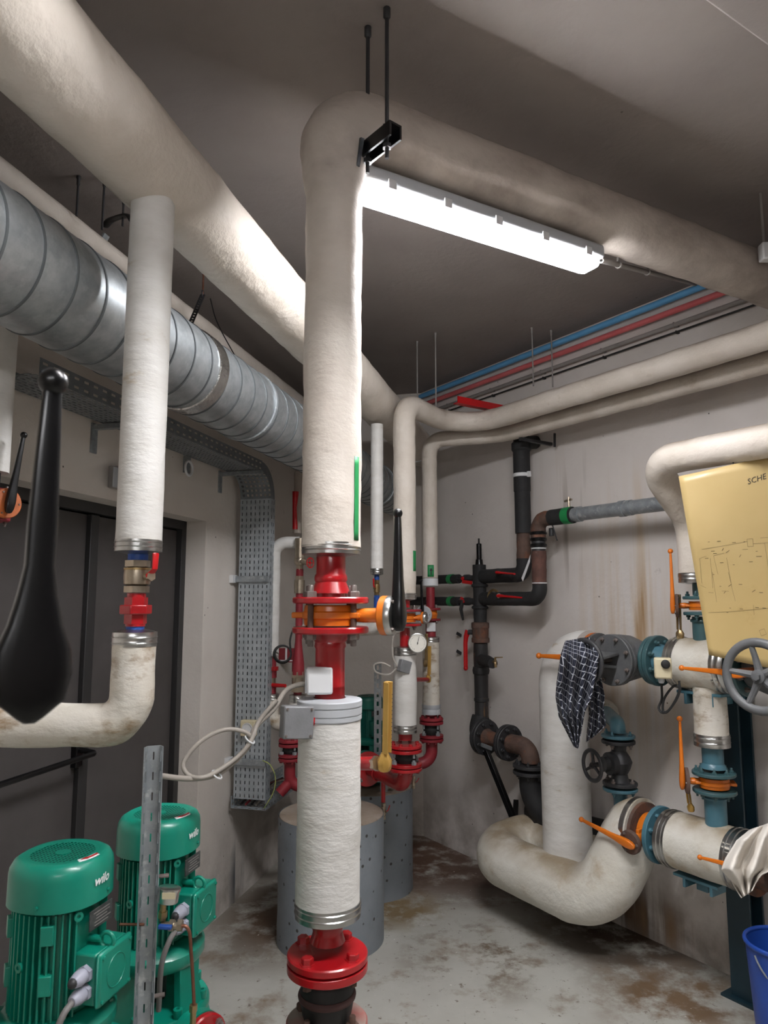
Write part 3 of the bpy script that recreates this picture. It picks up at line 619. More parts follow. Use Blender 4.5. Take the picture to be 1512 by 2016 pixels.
# studs between flanges
t2 = T('lower_riser_pipe', 'white insulated lower riser pipe with grey plastic end rings in the middle', 'pipe', c_(1800))
for k in range(4):
    a = 2*math.pi*(k+.5)/4+.15; x, y, z = basis(Z); d = (x*math.cos(a)+y*math.sin(a))*.074
    mb = MB(); mb.cyl(c_(1245)+d, c_(1176)+d, .0075, 10); mk('stud', mb, RUST, t)
flange(t2, c_(1240), Z, .0955, .016, RED, 4, .0145, bc=.074, side=-1, ph=.15)
mb = MB(); mb.lathe([(.05, 0), (.044, .012), (.038, .02), (.04, .03), (.037, .036), (.037, .2)], c_(1248), -Z, 32); mb.cyl(c_(1350), c_(1385), .037, 32); mk('red_pipe', mb, RED, t2)
mb = MB(); r_ = .0785; mb.lathe([(.04, -.002), (.04, .004), (r_*1.0, 0), (r_*1.02, -.002), (r_*1.02, -.014), (r_*.99, -.0145), (r_*.99, -.017), (r_*1.015, -.0175), (r_*1.015, -.033), (r_*.99, -.0335), (r_*.99, -.036), (r_*1.01, -.0365), (r_*1.01, -.046), (r_*.97, -.0465), (r_*.97, -.05)], c_(1376), Z, 48); mk('plastic_end_ring', mb, GPL, t2)
mb = MB(); P = path([c_(1416), c_(1772)], 1, step=.02); mb.tube(P, .0768, 44, True, .03, 10); mk('insulation', mb, INSW, t2, sharp=60)
band(t2, c_(1786), Z, .0775, .034)
mb = MB(); mb.lathe([(.03, .02), (.037, .0), (.038, -.012), (.035, -.022), (.037, -.03), (.042, -.045)], c_(1812), Z, 32); mk('red_neck', mb, RED, t2)
c1 = V3((xt, yt, zv(yt, 1880))); flange(t2, c1, Z, .0955, .018, RED, 4, .0145, bc=.074, bm=RED, stud=False, ph=.2)
for (ang, u, v, R_) in ():
    pass
# expansion joint
cj = V3((xt, yt, zv(yt, 1948))); zu, zl_ = c1.z-.0125, zv(yt, 2006)
t3 = T('expansion_joint', 'black rubber expansion joint between red flanges at the bottom of the middle riser', 'joint', V3((xt, yt, zl_)))
mb = MB(); mb.lathe([(.05, 0), (.0955, 0), (.0955, -.018), (.05, -.018)], V3((xt, yt, zu)), Z, 40); mk('upper_flange', mb, RED, t3, bev=.002)
h = zu-.018-zl_; mb = MB(); mb.lathe([(.052, 0), (.058, h*.15), (.063, h*.4), (.063, h*.6), (.058, h*.85), (.052, h)], V3((xt, yt, zl_)), Z, 40); mk('rubber_bellows', mb, BLKM, t3)
mb = MB(); mb.torus(V3((xt, yt, zl_+h*.5)), Z, .0625, .006, 40, 10, 1.4); mk('bellows_ring', mb, mt('dusty_ring', '4a3230', rough=.7), t3)
flange(t3, V3((xt, yt, zl_-.009)), Z, .0955, .018, REDD, 4, .0145, bc=.074, bm=RUST, ph=.2, name='lower_flange')
for k in range(4):
    a = 2*math.pi*(k+.5)/4+.2; x, y, z = basis(Z); d = (x*math.cos(a)+y*math.sin(a))*.074; mb = MB(); mb.hexa(V3((xt, yt, zu-.018))+d, V3((xt, yt, zu-.034))+d, .011); mk('nut', mb, RUST, t3)
t4 = T('floor_pipe_stub', 'red flanged pipe rising from the floor under the rubber expansion joint', 'pipe', V3((xt, yt, 0)))
mb = MB(); mb.lathe([(.04, 0), (.0955, 0), (.0955, -.018), (.04, -.018)], V3((xt, yt, zl_-.0205)), Z, 40); mk('flange', mb, RED, t4, bev=.002)
mb = MB(); mb.cyl((xt, yt, 0), (xt, yt, zl_-.038), .038, 28); mb.lathe([(.1, 0), (.1, .012), (.04, .012)], (xt, yt, 0), Z, 32); mk('pipe', mb, RED, t4)
# actuator box, sensor box, stubs
nb_ = V3((.12, -1, .03)).normalized(); bx, by, bz = basis(nb_, Z); cB = D(629, 1339, 1.745)
t = T('white_sensor_box', 'white plastic sensor box with a cable gland clamped on the middle riser', 'box', cB)
mb = MB(); mb.box(cB, by*.032, bx*.033, bz*.026); mk('housing', mb, WPL, t, bev=.006)
mb = MB(); mb.box(cB+by*.0335, by*.001, bx*.029, bz*.02); mk('side_lid', mb, GPL, t)
gl = cB-by*.032
mb = MB(); mb.lathe([(.017, 0), (.017, .008), (.009, .016), (.009, .022)], gl, -by, 16); mk('cable_gland', mb, WPL, t)
cG = D(584, 1421, 1.675); ng = V3((.35, -.93, .05)).normalized(); gx, gy, gz = basis(ng, V3((.06, 0, 1)))
t = T('grey_sensor_box', 'grey metal sensor box on a red stub at the left of the middle riser', 'box', cG)
mb = MB(); mb.box(cG, gy*.036, gx*.037, gz*.022); mk('housing', mb, GBOX, t, bev=.003); mb = MB(); mb.box(cG+gz*.023, gy*.034, gx*.035, gz*.0012); mk('cover', mb, GBOX, t, bev=.001)
for sx_, sy_ in ((1, 1), (-1, -1), (1, -1), (-1, 1)): put('screw', 'h', f_head, BOLT, frame(cG+gz*.024+gy*sx_*.029+gx*sy_*.03, gz, s=.0028), t)
sA = D(608, 1418, 1.685); sB = D(626, 1415, 1.705); mb = MB(); mb.cyl(sA, sB+(sB-sA)*.4, .0155, 20); mk('red_stub', mb, REDL, t)
sA = D(703, 1503, 1.8); sB = D(744, 1503, 1.735)
t = T('thermometer_stub', 'red threaded stub with a steel socket on the right of the middle riser', 'fitting', sA)
dS = (sB-sA).normalized(); mb = MB(); mb.cyl(sA-dS*.01, sB-dS*.012, .0165, 20); mk('red_stub', mb, RED, t); mb = MB(); mb.hexa(sB-dS*.014, sB, .018); mk('hex_socket', mb, NICK, t)
thermo('tall brass thermometer in front of the right side of the middle riser', D(757, 1517, 1.725), (D(760, 1342, 1.725)-D(757, 1517, 1.725)), V3((.85, -.5, 0)), (D(760, 1342, 1.725)-D(757, 1517, 1.725)).length, GOLD)
# cables from the white box to the strut
ys = 1.62
g0 = gl-by*.022
P = [g0, D(575, 1352, 1.74), D(540, 1395, 1.72), D(503, 1432, 1.7), D(488, 1470, 1.68), D(455, 1505, 1.66), D(420, 1527, 1.64), D(370, 1533, 1.6), D(312, 1527, 1.55)]
mb = MB(); mb.tube(spline(P), .0062, 12); S('sensor_cable', 'beige cable sagging from the white sensor box to the slotted post', 'cable', mb, CBL)
P = [D(496, 1453, 1.685), D(480, 1440, 1.68), D(440, 1437, 1.66), D(395, 1460, 1.64), D(362, 1500, 1.62), D(370, 1525, 1.61), D(398, 1531, 1.605), D(430, 1517, 1.63), D(470, 1488, 1.66), D(495, 1457, 1.675), D(510, 1420, 1.7), D(545, 1378, 1.715)]
mb = MB(); mb.tube(spline(P), .0052, 12); S('looped_cable', 'beige cable coiled in a wide loop left of the middle riser', 'cable', mb, CBL)
for nm, (u, v, dp) in (('knot', (492, 1456, 1.68)), ('knot', (427, 1525, 1.63))):
    mb = MB(); mb.torus(D(u, v, dp), D(u+20, v-25, dp)-D(u, v, dp), .013, .002, 16, 6); S('cable_tie', 'white cable tie around the two beige cables, '+('near the power socket' if u > 450 else 'near the slotted post'), 'cable tie', mb, WPL)
# ------------------------------------------------------------------ light, trapeze, rods
LO = nh.dot(c_(500))-.02; lz = onp(706, 374, nh, LO).z; lz2 = onp(1165, 514, nh, LO).z
pL = onp(709, 376, nh, LO); pR = onp(1165, 514, nh, LO)
tR = (pR-top).dot(dh); tL0 = (pL-top).dot(dh)
zl0 = lz+(lz2-lz)*0; LA = pL; LB = pR; LA.z = LB.z = (lz+lz2)/2
LA = LA+(LB-LA)*0; ld = (LB-LA).normalized(); lx = nh; lup = ld.cross(lx); lup = lup if lup.z > 0 else -lup
t = T('batten_lamp', 'lit fluorescent batten lamp hanging under the insulated ceiling pipe', 'lamp', (LA+LB)/2)
Ll = (LB-LA).length
EM = bpy.data.materials.new('lamp_glow'); EM.use_nodes = True; nb2 = EM.node_tree.nodes['Principled BSDF']; nb2.inputs['Base Color'].default_value = (.9, .9, .92, 1); nb2.inputs['Emission Color'].default_value = (.97, .97, 1, 1); nb2.inputs['Emission Strength'].default_value = TUBE_EMIT
def rrect(hw, h0, h1, r, k=4):
    o = []
    for cx, cy, a0 in ((hw-r, h1-r, 0), (-hw+r, h1-r, 90), (-hw+r, h0+r, 180), (hw-r, h0+r, 270)):
        for j in range(k+1): a = math.radians(a0+90*j/k); o.append((cx+r*math.cos(a), cy+r*math.sin(a)))
    return o
def ext(sec, a, b, insets):
    mb = MB(); R = []
    for f, s_ in insets: R.append([a+(b-a)*f+lx*p*s_+lup*q_*s_ for p, q_ in sec])
    mb.rings(R); return mb
mk('diffuser', ext(rrect(.044, -.030, .0, .016), LA, LB, ((0, .7), (.008, .92), (.03, 1), (.97, 1), (.992, .92), (1, .7))), EM, t)
mk('housing', ext(rrect(.055, .0, .045, .012), LA-ld*.004, LB+ld*.004, ((0, .95), (.006, 1), (.994, 1), (1, .95))), GPL, t)
for k in range(5):
    for s_ in (-1, 1):
        p = LA+(LB-LA)*(.08+.21*k)+lx*.056*s_+lup*.002; mb = MB(); mb.box(p, ld*.013, lx*.003, lup*.014); mk('clip', mb, WPL, t, bev=.001)
mb = MB(); mb.lathe([(.012, 0), (.012, .02), (.007, .03)], LB+ld*.004+lup*.02, ld, 12); mk('cable_gland', mb, BLKM, t)
for f in (.2, .8):
    p = LA+(LB-LA)*f; mb = MB(); mb.bar(p+lup*.046, p+lup*.06, .05, .02, ref=ld); mk('hanger', mb, GALV, t)
# two more lamps, unseen, placed for fill light (behind and above the camera)
EM2 = bpy.data.materials.new('lamp_glow_rear'); EM2.use_nodes = True; q2 = EM2.node_tree.nodes['Principled BSDF']; q2.inputs['Base Color'].default_value = (.9, .9, .92, 1); q2.inputs['Emission Color'].default_value = (.98, .98, 1, 1); q2.inputs['Emission Strength'].default_value = REAR_EMIT
a_ = V3((-.75, -1.0, 2.3)); b_ = a_+dh*1.15; tt = T('batten_lamp', 'unseen lit batten lamp with an opal cover, placed behind the camera for fill', 'lamp', a_)
mk('diffuser', ext(rrect(.05, -.045, .03, .022), a_, b_, ((0, .7), (.008, .92), (.03, 1), (.97, 1), (.992, .92), (1, .7))), EM2, tt)
mk('housing', ext(rrect(.05, .03, .05, .008), a_, b_, ((0, .95), (.006, 1), (.994, 1), (1, .95))), GPL, tt)
for f in (.2, .8): p = a_+(b_-a_)*f; mb = MB(); mb.bar(p+Z*.05, V3((p.x, p.y, CEIL)), .014, .003); mk('hanger', mb, GALV, tt)
# unseen tube lamp above the camera, trough added to keep its light low
EM3 = bpy.data.materials.new('lamp_glow_tube'); EM3.use_nodes = True; q2 = EM3.node_tree.nodes['Principled BSDF']; q2.inputs['Base Color'].default_value = (.9, .9, .92, 1); q2.inputs['Emission Color'].default_value = (.98, .98, 1, 1); q2.inputs['Emission Strength'].default_value = TROUGH_EMIT
a_ = V3((.05, .92, 3.02)); b_ = V3((1.2, 1.06, 3.02)); d_ = (b_-a_).normalized(); n_ = V3((-d_.y, d_.x, 0)); tt = T('trough_lamp', 'unseen lit tube lamp above the camera, white trough added to shade the upper room', 'lamp', a_)
mb = MB(); mb.cyl(a_, b_, .014, 14); mk('tube', mb, EM3, tt)
for s_ in (-1, 1):
    mb = MB(); mb.box((a_+b_)/2+n_*.062*s_-Z*.012, (b_-a_)/2+d_*.03, n_*.0012, Z*.05); mk('reflector_side', mb, WPL, tt)
    mb = MB(); mb.box((a_ if s_ < 0 else b_)+d_*.03*s_-Z*.012, n_*.062, d_*.0012, Z*.05); mk('end_plate', mb, WPL, tt)
mb = MB(); mb.box((a_+b_)/2+Z*.04, (b_-a_)/2+d_*.03, n_*.064, Z*.0015); mk('reflector_top', mb, WPL, tt)
for f in (.2, .8): p = a_+(b_-a_)*f; mb = MB(); mb.cyl(p+Z*.041, V3((p.x, p.y, CEIL)), .005, 8); mk('hanger', mb, GALV, tt)
cA = LB+ld*.03+lup*.02; tot = Lr-(cA-top).dot(dh)+.05
t = T('conduit', 'grey plastic conduit running from the lamp end under the ceiling pipe', 'conduit', cA)
mb = MB(); cE = RW(1376, 561, .012); cD = (cE-cA).normalized(); tot = (cE-cA).length; mb.tube([cA+cD*.03, cE], .0095, 12); mk('tube', mb, PGRY, t); mb = MB(); mb.cyl(cA, cA+cD*.04, .005, 10); mk('cable', mb, BLKM, t)
for k in (.15, .4): mb = MB(); p = cA+cD*tot*k; mb.torus(p, cD, .011, .003, 16, 6); mb.bar(p, p+Z*.03, .01, .003, ref=dh); mk('conduit_clip', mb, PGRY, t)
pn = D(779, 252, 1.62); dn_ = -nh if nh.y > 0 else nh
# trapeze under the pipe, perpendicular to it
kk = (onp(740, 285, nh, nh.dot(c_(500))) - top).dot(dh); tc0 = top+dh*.20
zt_ = zR-.092-.022
t = T('pipe_trapeze', 'black steel channel under the elbow of the ceiling pipe hung on two rods', 'bracket', V3((tc0.x, tc0.y, zt_)))
e1_, e0 = Zp(779, 256, zt_), Zp(708, 312, zt_); tc0 = (e0+e1_)/2; nt = (e1_-e0).normalized(); et = (e1_-e0).length/2
mb = MB(); x, y, z = basis(e1_-e0, Z); mb.prism([(-.02, -.02), (-.02, .02), (.02, .02), (.02, .014), (-.014, .014), (-.014, -.014), (.02, -.014), (.02, -.02)], e0, -x, y, e1_-e0); mk('channel', mb, BLK, t)
for s_ in (-1, 1):
    p = V3((tc0.x, tc0.y, zt_))+nt*(et-.035)*s_; mb = MB(); mb.cyl(p-Z*.06, V3((p.x, p.y, CEIL-.004)), .0055, 10); mk('threaded_rod', mb, IROND, t)
    for q_ in (-.032, .021): mb = MB(); mb.hexa(p+Z*q_, p+Z*(q_+.011), .012); mk('nut', mb, IROND, t)
    mb = MB(); mb.lathe([(.010, 0), (.010, .025), (.006, .03)], V3((p.x, p.y, CEIL-.001)), -Z, 10); mk('anchor', mb, IROND, t)
mb = MB(); mb.bar(e0+nt*.05+Z*.02-dh*.03, e0+nt*.03-Z*.05-dh*.03, .02, .01, ref=dh); mk('clamp_screw', mb, BLK, t)
# ================================================================== WALL PIPES UNDER THE CEILING, RIGHT
sA_, sB_ = .0, 5.6
def wallrun(nm, label, cat, u1, v1, d, r, m, s_0=.06, s_1=5.2, bands=0, vz=None):
    z_ = RW(u1, v1, d).z; t = T(nm, label, cat, rw(s_0, d, z_)); mb = MB(); mb.tube([rw(s_0, d, z_), rw(s_1, d, z_)], r, 16); mk('pipe', mb, m, t)
    for k in range(bands): s_ = s_0+.3+.45*k; mb = MB(); mb.torus(rw(s_, d, z_), DR, r+.001, .003, 20, 6); mb.box(rw(s_, d/2, z_), DR*.006, NR*d/2, Z*.006); mk('pipe_clip', mb, m, t)
    return t
wallrun('blue_pipe', 'light blue pipe under the ceiling along the right wall, uppermost of the parallel pipes', 'pipe', 1180, 643, .05, .0175, PBLU)
wallrun('red_pipe', 'dull red pipe just below the light blue pipe along the right wall', 'pipe', 1180, 667, .045, .0155, PRED)
wallrun('grey_conduit', 'grey plastic conduit clipped below the red pipe along the right wall', 'conduit', 1180, 692, .035, .011, PGRY, bands=9)
wallrun('dark_cable', 'dark cable below the grey conduit on the right wall', 'cable', 1180, 706, .02, .005, BLKM, bands=8)
# pipe A / pipe B
dA_, dB_ = .40, .24
rA, rB_ = .058, .047
zA = RW(1200, 755, dA_).z; zB_ = RW(1200, 798, dB_).z
yA = 3.65; xA = Yp(796, 900, yA).x; aC = V3((xA, yA, zA))
k1 = RW(905, 848, dA_); k1.z = zA; sK = sr(k1)
vA = lambda v: V3((xA, yA, zv(yA, v)))
t = T('cream_pipe_upper', 'cream insulated pipe on the right, upper of two, turning down behind the middle riser', 'pipe', vA(1170))
P = path([vA(1168), aC, rw(sK, dA_, zA), rw(4.6, dA_, zA)], [.11, .22], 14, .035)
mb = MB(); mb.tube(P, rA, 36, True, .05, 10); mk('insulation', mb, INS, t, sharp=60)
band(t, vA(1174), Z, .0585, .03)
wrap_strip(t, 'green_tape', vA(1125), vA(1085), rA+.002, math.radians(45), math.radians(70), GTAPE, mz=4)
yB = 4.3; xB = Yp(846, 1000, yB).x; vB = lambda v: V3((xB, yB, zv(yB, v)))
dBB = NR.dot(vB(1000)-PC); 
t = T('cream_pipe_lower', 'cream insulated pipe on the right, lower of two, turning down near the corner', 'pipe', vB(1150))
P = path([vB(1138), V3((xB, yB, zB_)), rw(sr(RW(985, 848, dB_)), dB_, zB_), rw(4.6, dB_, zB_)], [.09, .3], 14, .035)
mb = MB(); mb.tube(P, rB_, 32, True, .05, 10); mk('insulation', mb, INS, t, sharp=60)
mb = MB(); mb.lathe([(.03, -.022), (.0475, -.022), (.0475, .022), (.03, .022)], vB(1146), Z, 32); mk('white_end_ring', mb, WPL, t)
wrap_strip(t, 'green_tape', vB(1136), vB(1113), rB_+.003, math.radians(-22), math.radians(22), GTAPE, mz=4)
mb = MB(); o = vB(1126)-YY*(rB_+.007)+X*.002; mb.prism([(-.003, -.02), (.003, -.02), (.003, .005), (.01, .005), (0, .022), (-.01, .005), (-.003, .005)], o, X, Z, YY*.002); mk('arrow_mark', mb, BLKM, t)
# supports of the two pipes: red and grey brackets, rods
b0 = RW(897, 787, .62); b1 = b0-NR*.5
t = T('red_bracket', 'red painted steel angle bracket lying over the upper cream pipe', 'bracket', b0)
dBk = (b1-b0).normalized(); x, y, z = basis(dBk, Z); mb = MB(); mb.prism([(-.022, -.02), (-.022, .02), (.018, .02), (.018, .015), (-.017, .015), (-.017, -.02)], b0, x, y, dBk*.5); mk('angle', mb, REDL, t)
for k_, (u, v1, v2, d, g) in enumerate(((821, 672, 800, .56, 0), (857, 655, 802, .56, 0), (1047, 645, 760, .3, 1), (1085, 650, 762, .3, 1))):
    p = RW(u, v1, d); q_ = Zp(u, v1, CEIL); p2 = V3((q_.x, q_.y, CEIL)); yb = q_.y
    rod(('left', 'right')[k_ % 2]+' one of two thin steel rods '+('left of the red bracket' if g == 0 else 'before the blue and red pipes'), p2, V3((q_.x, q_.y, zv(yb, v2))), .0042, ('hanger rods left of the red bracket', 'hanger rods in front of the blue pipe')[g], m=PGRY)
t = T('rear_bracket', 'dark steel bracket under the lower cream pipe near the black downpipe', 'bracket', RW(1090, 850, .05))
p = RW(1085, 852, .0); mb = MB(); mb.bar(V3((p.x, p.y, zB_-rB_-.012))+NR*.0, V3((p.x, p.y, zB_-rB_-.012))+NR*.26, .018, .018); mk('arm', mb, IROND, t)
mb = MB(); mb.bar(RW(1092, 853, .06), RW(1092, 880, .06), .012, .008); mk('hook', mb, IROND, t)
t = T('ceiling_socket', 'small white junction box hanging on a rod near the right frame edge', 'box', D(1505, 495, 2.6))
q_ = Zp(1497, 380, CEIL); yb = q_.y; bb = V3((q_.x, yb, zv(yb, 482))); mb = MB(); mb.cyl(q_, bb, .005, 8); mk('rod', mb, PGRY, t)
mb = MB(); mb.box(bb-Z*.03+X*.012, X*.028, YY*.02, Z*.034); mk('box', mb, WPL, t, bev=.006); mb = MB(); mb.lathe([(.012, 0), (.012, .02), (.006, .03)], bb-Z*.035+X*.04, X, 10); mk('gland', mb, BLKM, t)
# ================================================================== TEXT
def textmesh(s, size, bold=0, shear=0):
    cu = bpy.data.curves.new('t', 'FONT'); cu.body = s; cu.size = size; cu.offset = bold; cu.shear = shear; cu.resolution_u = 2
    o = bpy.data.objects.new('t', cu); COL.objects.link(o); dg = bpy.context.evaluated_depsgraph_get(); dg.update()
    me = o.evaluated_get(dg).to_mesh(); vs = [v.co.copy() for v in me.vertices]; fs = [list(p.vertices) for p in me.polygons]
    o.evaluated_get(dg).to_mesh_clear(); bpy.data.objects.remove(o); bpy.data.curves.remove(cu); return vs, fs
# ================================================================== PUMPS
def pump(label, o, xp, R, zt, group, GM=None, detail=True, foot=True, logo=True):
    GM = GM or GRN; o = V3((o[0], o[1], 0)); xp = V3(xp).normalized(); yp = Z.cross(xp); s = R/.095
    L = lambda x, y, z: o+xp*x*s+yp*y*s+Z*(zt+z*s)
    t = T('pump', label, 'pump', o+Z*(zt-.75*s), group)
    # fan cover
    se = lambda a, r: r*(1+.045*(math.cos(4*a)*-1+1)*.5)
    def ring(r, z): return [L(se(a, r)*math.cos(a), se(a, r)*math.sin(a), z) for a in [2*math.pi*j/48 for j in range(48)]]
    mb = MB(); mb.rings([ring(r, z) for r, z in ((.066, -.002), (.078, -.0), (.088, -.006), (.0945, -.018), (.096, -.03), (.0965, -.085), (.0935, -.085), (.092, -.03))], False); mk('fan_cover', mb, GM, t, sharp=50)
    fc = t.children[0] if t.children else None; fc = [c for c in COL.objects if c.parent == t][-1]
    mb = MB(); n = 16; cw = .0084
    for i in range(-n//2, n//2):
        for j in range(-n//2, n//2):
            cx, cy = (i+.5)*cw, (j+.5)*cw; rr = math.hypot(cx, cy)
            if rr > .0655 or rr < .014: continue
            e = cw*.3; q = cw/2
            P = [(-q, -q), (q, -q), (q, q), (-q, q), (-e, -e), (e, -e), (e, e), (-e, e)]
            mb.add([L(cx+a, cy+b, -.0015) for a, b in P], [[0, 1, 5, 4], [1, 2, 6, 5], [2, 3, 7, 6], [3, 0, 4, 7]])
    mb.rings([[L(r*math.cos(a), r*math.sin(a), z) for a in [2*math.pi*j/32 for j in range(32)]] for r, z in ((.001, -.0008), (.0155, -.0008), (.0155, -.003))], False)
    mb.rings([[L(r*math.cos(a), r*math.sin(a), -.0016) for a in [2*math.pi*j/40 for j in range(40)]] for r in (.062, .07)], False)
    mk('fan_grille', mb, GM, fc)
    mb = MB(); mb.cyl(L(0, 0, -.022), L(0, 0, -.014), .08*s, 32); mk('fan_disc', mb, BLKM, fc)
    if logo:
        vs, fs = textmesh('wilo', .0255*s, .0006*s, .25); w_ = max(v.x for v in vs)
        mb = MB(); RR = .1000
        mb.add([L(RR*math.cos((v.x-w_/2)/s/RR-.06), RR*math.sin((v.x-w_/2)/s/RR-.06), -.050+v.y/s) for v in vs], fs); mk('lettering', mb, WHT, fc, smooth=False)
        mb = MB(); k = 10   # curved arrow sticker on the shoulder
        A = [-.12+.62*j/k for j in range(k+1)]
        G = [[L(r*math.cos(-a-.05), r*math.sin(-a-.05), z) for a in A] for r, z in ((.0725, .0012), (.0825, -.0008))]; mb.grid(G); mk('arrow_sticker', mb, WHT, fc, solid=.0006)
        mb = MB(); G = [[L(r*math.cos(-a-.05), r*math.sin(-a-.05), z) for a in A[:7]] for r, z in ((.0758, .0020), (.0792, .0012))]; mb.grid(G)
        a1, a2 = A[6]+.05, A[9]+.05; mb.add([L(.074*math.cos(-a1), .074*math.sin(-a1), .0024), L(.081*math.cos(-a1), .081*math.sin(-a1), .0010), L(.0775*math.cos(-a2), .0775*math.sin(-a2), .0018)], [[0, 1, 2]]); mk('arrow_mark', mb, REDL, fc, solid=.0006)
    for a in (.2, 1.77, 3.34, -1.37): put('screw', 'h', f_head, GM, frame(L(.0975*math.cos(a), .0975*math.sin(a), -.072), xp*math.cos(a)+yp*math.sin(a), s=.0035*s), fc)
    # motor body and fins
    mb = MB(); mb.cyl(L(0, 0, -.285), L(0, 0, -.08), .074*s, 40); mk('motor_body', mb, GM, t)
    key = 'fin%.3f' % s
    def f_fin(m): m.box((.079*s, 0, 0), X*.011*s, YY*.0016*s, Z*.096*s)
    for k in range(44):
        a = 2*math.pi*k/44
        if math.cos(a) > .86: continue
        d = xp*math.cos(a)+yp*math.sin(a); put('cooling_fin', key, f_fin, GM, frame(o+Z*(zt-.187*s), Z, ref=d), t)
    if detail:
        for zz in (-.125, -.215):
            for a in (-1.15, 1.2, 2.6, -2.35):
                d = xp*math.cos(a)+yp*math.sin(a); e = Z.cross(d); mb = MB(); mb.box(L(.086*math.cos(a), .086*math.sin(a), zz), d*.0105*s, e*.012*s, Z*.018*s); m_ = mk('mounting_boss', mb, GM, t, bev=.0015)
        for a in (-1.75, -.55):
            for zz in ((-.185,) if a < -1 else (-.1, -.26)):
                d = xp*math.cos(a)+yp*math.sin(a); mb = MB(); mb.lathe([(.009*s, 0), (.009*s, .004), (.004*s, .004), (.004*s, .001)], L(.0905*math.cos(a), .0905*math.sin(a), zz), d, 14); mk('screw_lug', mb, GM, t)
    # nameplate, eye bolt
    c = L(.0915, .005, -.117); mb = MB(); mb.box(c, xp*.0015*s, yp*.036*s, Z*.019*s); np_ = mk('name_plate', mb, DKP, t, bev=.001)
    mb = MB()
    for k in range(5): mb.box(c+xp*.002*s+Z*(.012-.006*k)*s+yp*(.004*(k % 2))*s, xp*.0002, yp*(.026-.004*(k % 3))*s, Z*.0006)
    mk('print_lines', mb, PGRY, np_)
    ec = L(.103, -.004, -.158); mb = MB(); mb.torus(ec+xp*.012*s, yp, .0145*s, .0042*s, 28, 10); mb.cyl(L(.072, -.004, -.158), ec, .007*s, 12); mk('eye_bolt', mb, GM, t)
    # terminal box
    bc = L(.096, .005, -.215); mb = MB(); mb.box(bc, xp*.024*s, yp*.051*s, Z*.047*s); tb = mk('terminal_box', mb, GM, t, bev=.004)
    mb = MB(); mb.box(bc+xp*.030*s, xp*.0062*s, yp*.054*s, Z*.05*s); mk('box_lid', mb, GM, tb, bev=.006)
    mb = MB(); mb.torus(bc+xp*.0365*s, xp, .030*s, .0012*s, 40, 6); mk('lid_ring', mb, GM, tb)
    for i in (-1, 1):
        for j in (-1, 1): put('screw', 'h', f_head, GM, frame(bc+xp*.0355*s+yp*i*.044*s+Z*j*.04*s, xp, s=.0038*s), tb)
    for k, zz in enumerate((-.012, -.037) if detail else ()):
        g = bc-yp*.051*s+xp*.004*s+Z*(zz+.022)*s*1.3; mb = MB(); mb.hexa(g, g-yp*.010*s, .0165*s); mb.lathe([(.0135*s, 0), (.0145*s, .012*s), (.011*s, .026*s), (.008*s, .03*s)], g-yp*.010*s, -yp, 18); gd = mk('cable_gland', mb, GGL, tb)
        if k == 0: mb = MB(); mb.sphere(g-yp*.040*s, .0095*s, 12); mk('gland_plug', mb, IROND, tb)
        else:
            mb = MB(); a = g-yp*.034*s; mb.tube(spline([a, a-yp*.03*s-Z*.012*s, a-yp*.042*s-Z*.06*s-xp*.01*s, a-yp*.03*s-Z*.16*s-xp*.02*s]), .0062*s, 10); mk('motor_cable', mb, mt('motor_cable', '6f6c6a', rough=.5), tb)
    # lantern and volute
    mb = MB(); mb.lathe([(.06*s, -.335*s), (.112*s, -.335*s), (.118*s, -.325*s), (.118*s, -.305*s), (.112*s, -.298*s), (.085*s, -.285*s), (.06*s, -.285*s)], o+Z*zt, Z, 48); mk('motor_flange', mb, GM, t)
    for a in (-1.15, .42, 1.99, 3.56):
        put('flange_bolt', 'h', f_head, GM, frame(L(.103*math.cos(a), .103*math.sin(a), -.3), Z, s=.0085*s), t)
    for a in (-.15, 1.42, 2.99, -1.72):
        d = xp*math.cos(a)+yp*math.sin(a); e = Z.cross(d); mb = MB()
        mb.rings([[o+Z*(zt+z_*s)+d*(r_+dd_)*s+e*w2*s for dd_, w2 in ((-.012, -ww), (.008, -ww), (.008, ww), (-.012, ww))] for z_, r_, ww in ((-.335, .098, .036), (-.38, .098, .034), (-.435, .108, .044))]); mk('lantern_leg', mb, GM, t, bev=.002)
    mb = MB(); mb.cyl(L(0, 0, -.45), L(0, 0, -.33), .03*s, 20); mk('shaft_coupling', mb, BLKM, t)
    mb = MB(); mb.lathe([(.05*s, -.46*s), (.128*s, -.46*s), (.133*s, -.452*s), (.133*s, -.44*s), (.128*s, -.432*s), (.05*s, -.43*s)], o+Z*zt, Z, 48); mk('cover_flange', mb, GM, t)
    for k in range(8):
        a = 2*math.pi*(k+.3)/8; mb = MB(); p = L(.119*math.cos(a), .119*math.sin(a), -.433); mb.lathe([(.0095*s, 0), (.0105*s, .002), (.0105*s, .02*s), (.0045*s, .021*s), (.0045*s, .012*s)], p, Z, 14); mk('cover_bolt', mb, GM, t)
    mb = MB(); mb.lathe([(.05*s, -.62*s), (.10*s, -.61*s), (.132*s, -.58*s), (.141*s, -.54*s), (.141*s, -.5*s), (.134*s, -.475*s), (.128*s, -.463*s), (.05*s, -.463*s)], o+Z*zt, Z, 48); mk('volute', mb, GM, t)
    if foot: mb = MB(); mb.cyl(L(0, 0, -.70), L(0, 0, -.615), .07*s, 24, .09*s); mk('foot', mb, GM, t)
    return t, L, s
xp1 = V3((.97, -.24, 0))
PD1 = Yp(124, 1690, 1.45); PD2 = Yp(315, 1600, 1.74)
z1 = zv(1.45, 1676); z2 = zv(1.74, 1598)
GP = 'green pumps at the lower left'
t, L1, s1_ = pump('green vertical pump nearest the camera, lower left corner', PD1, xp1, .089, z1, GP)
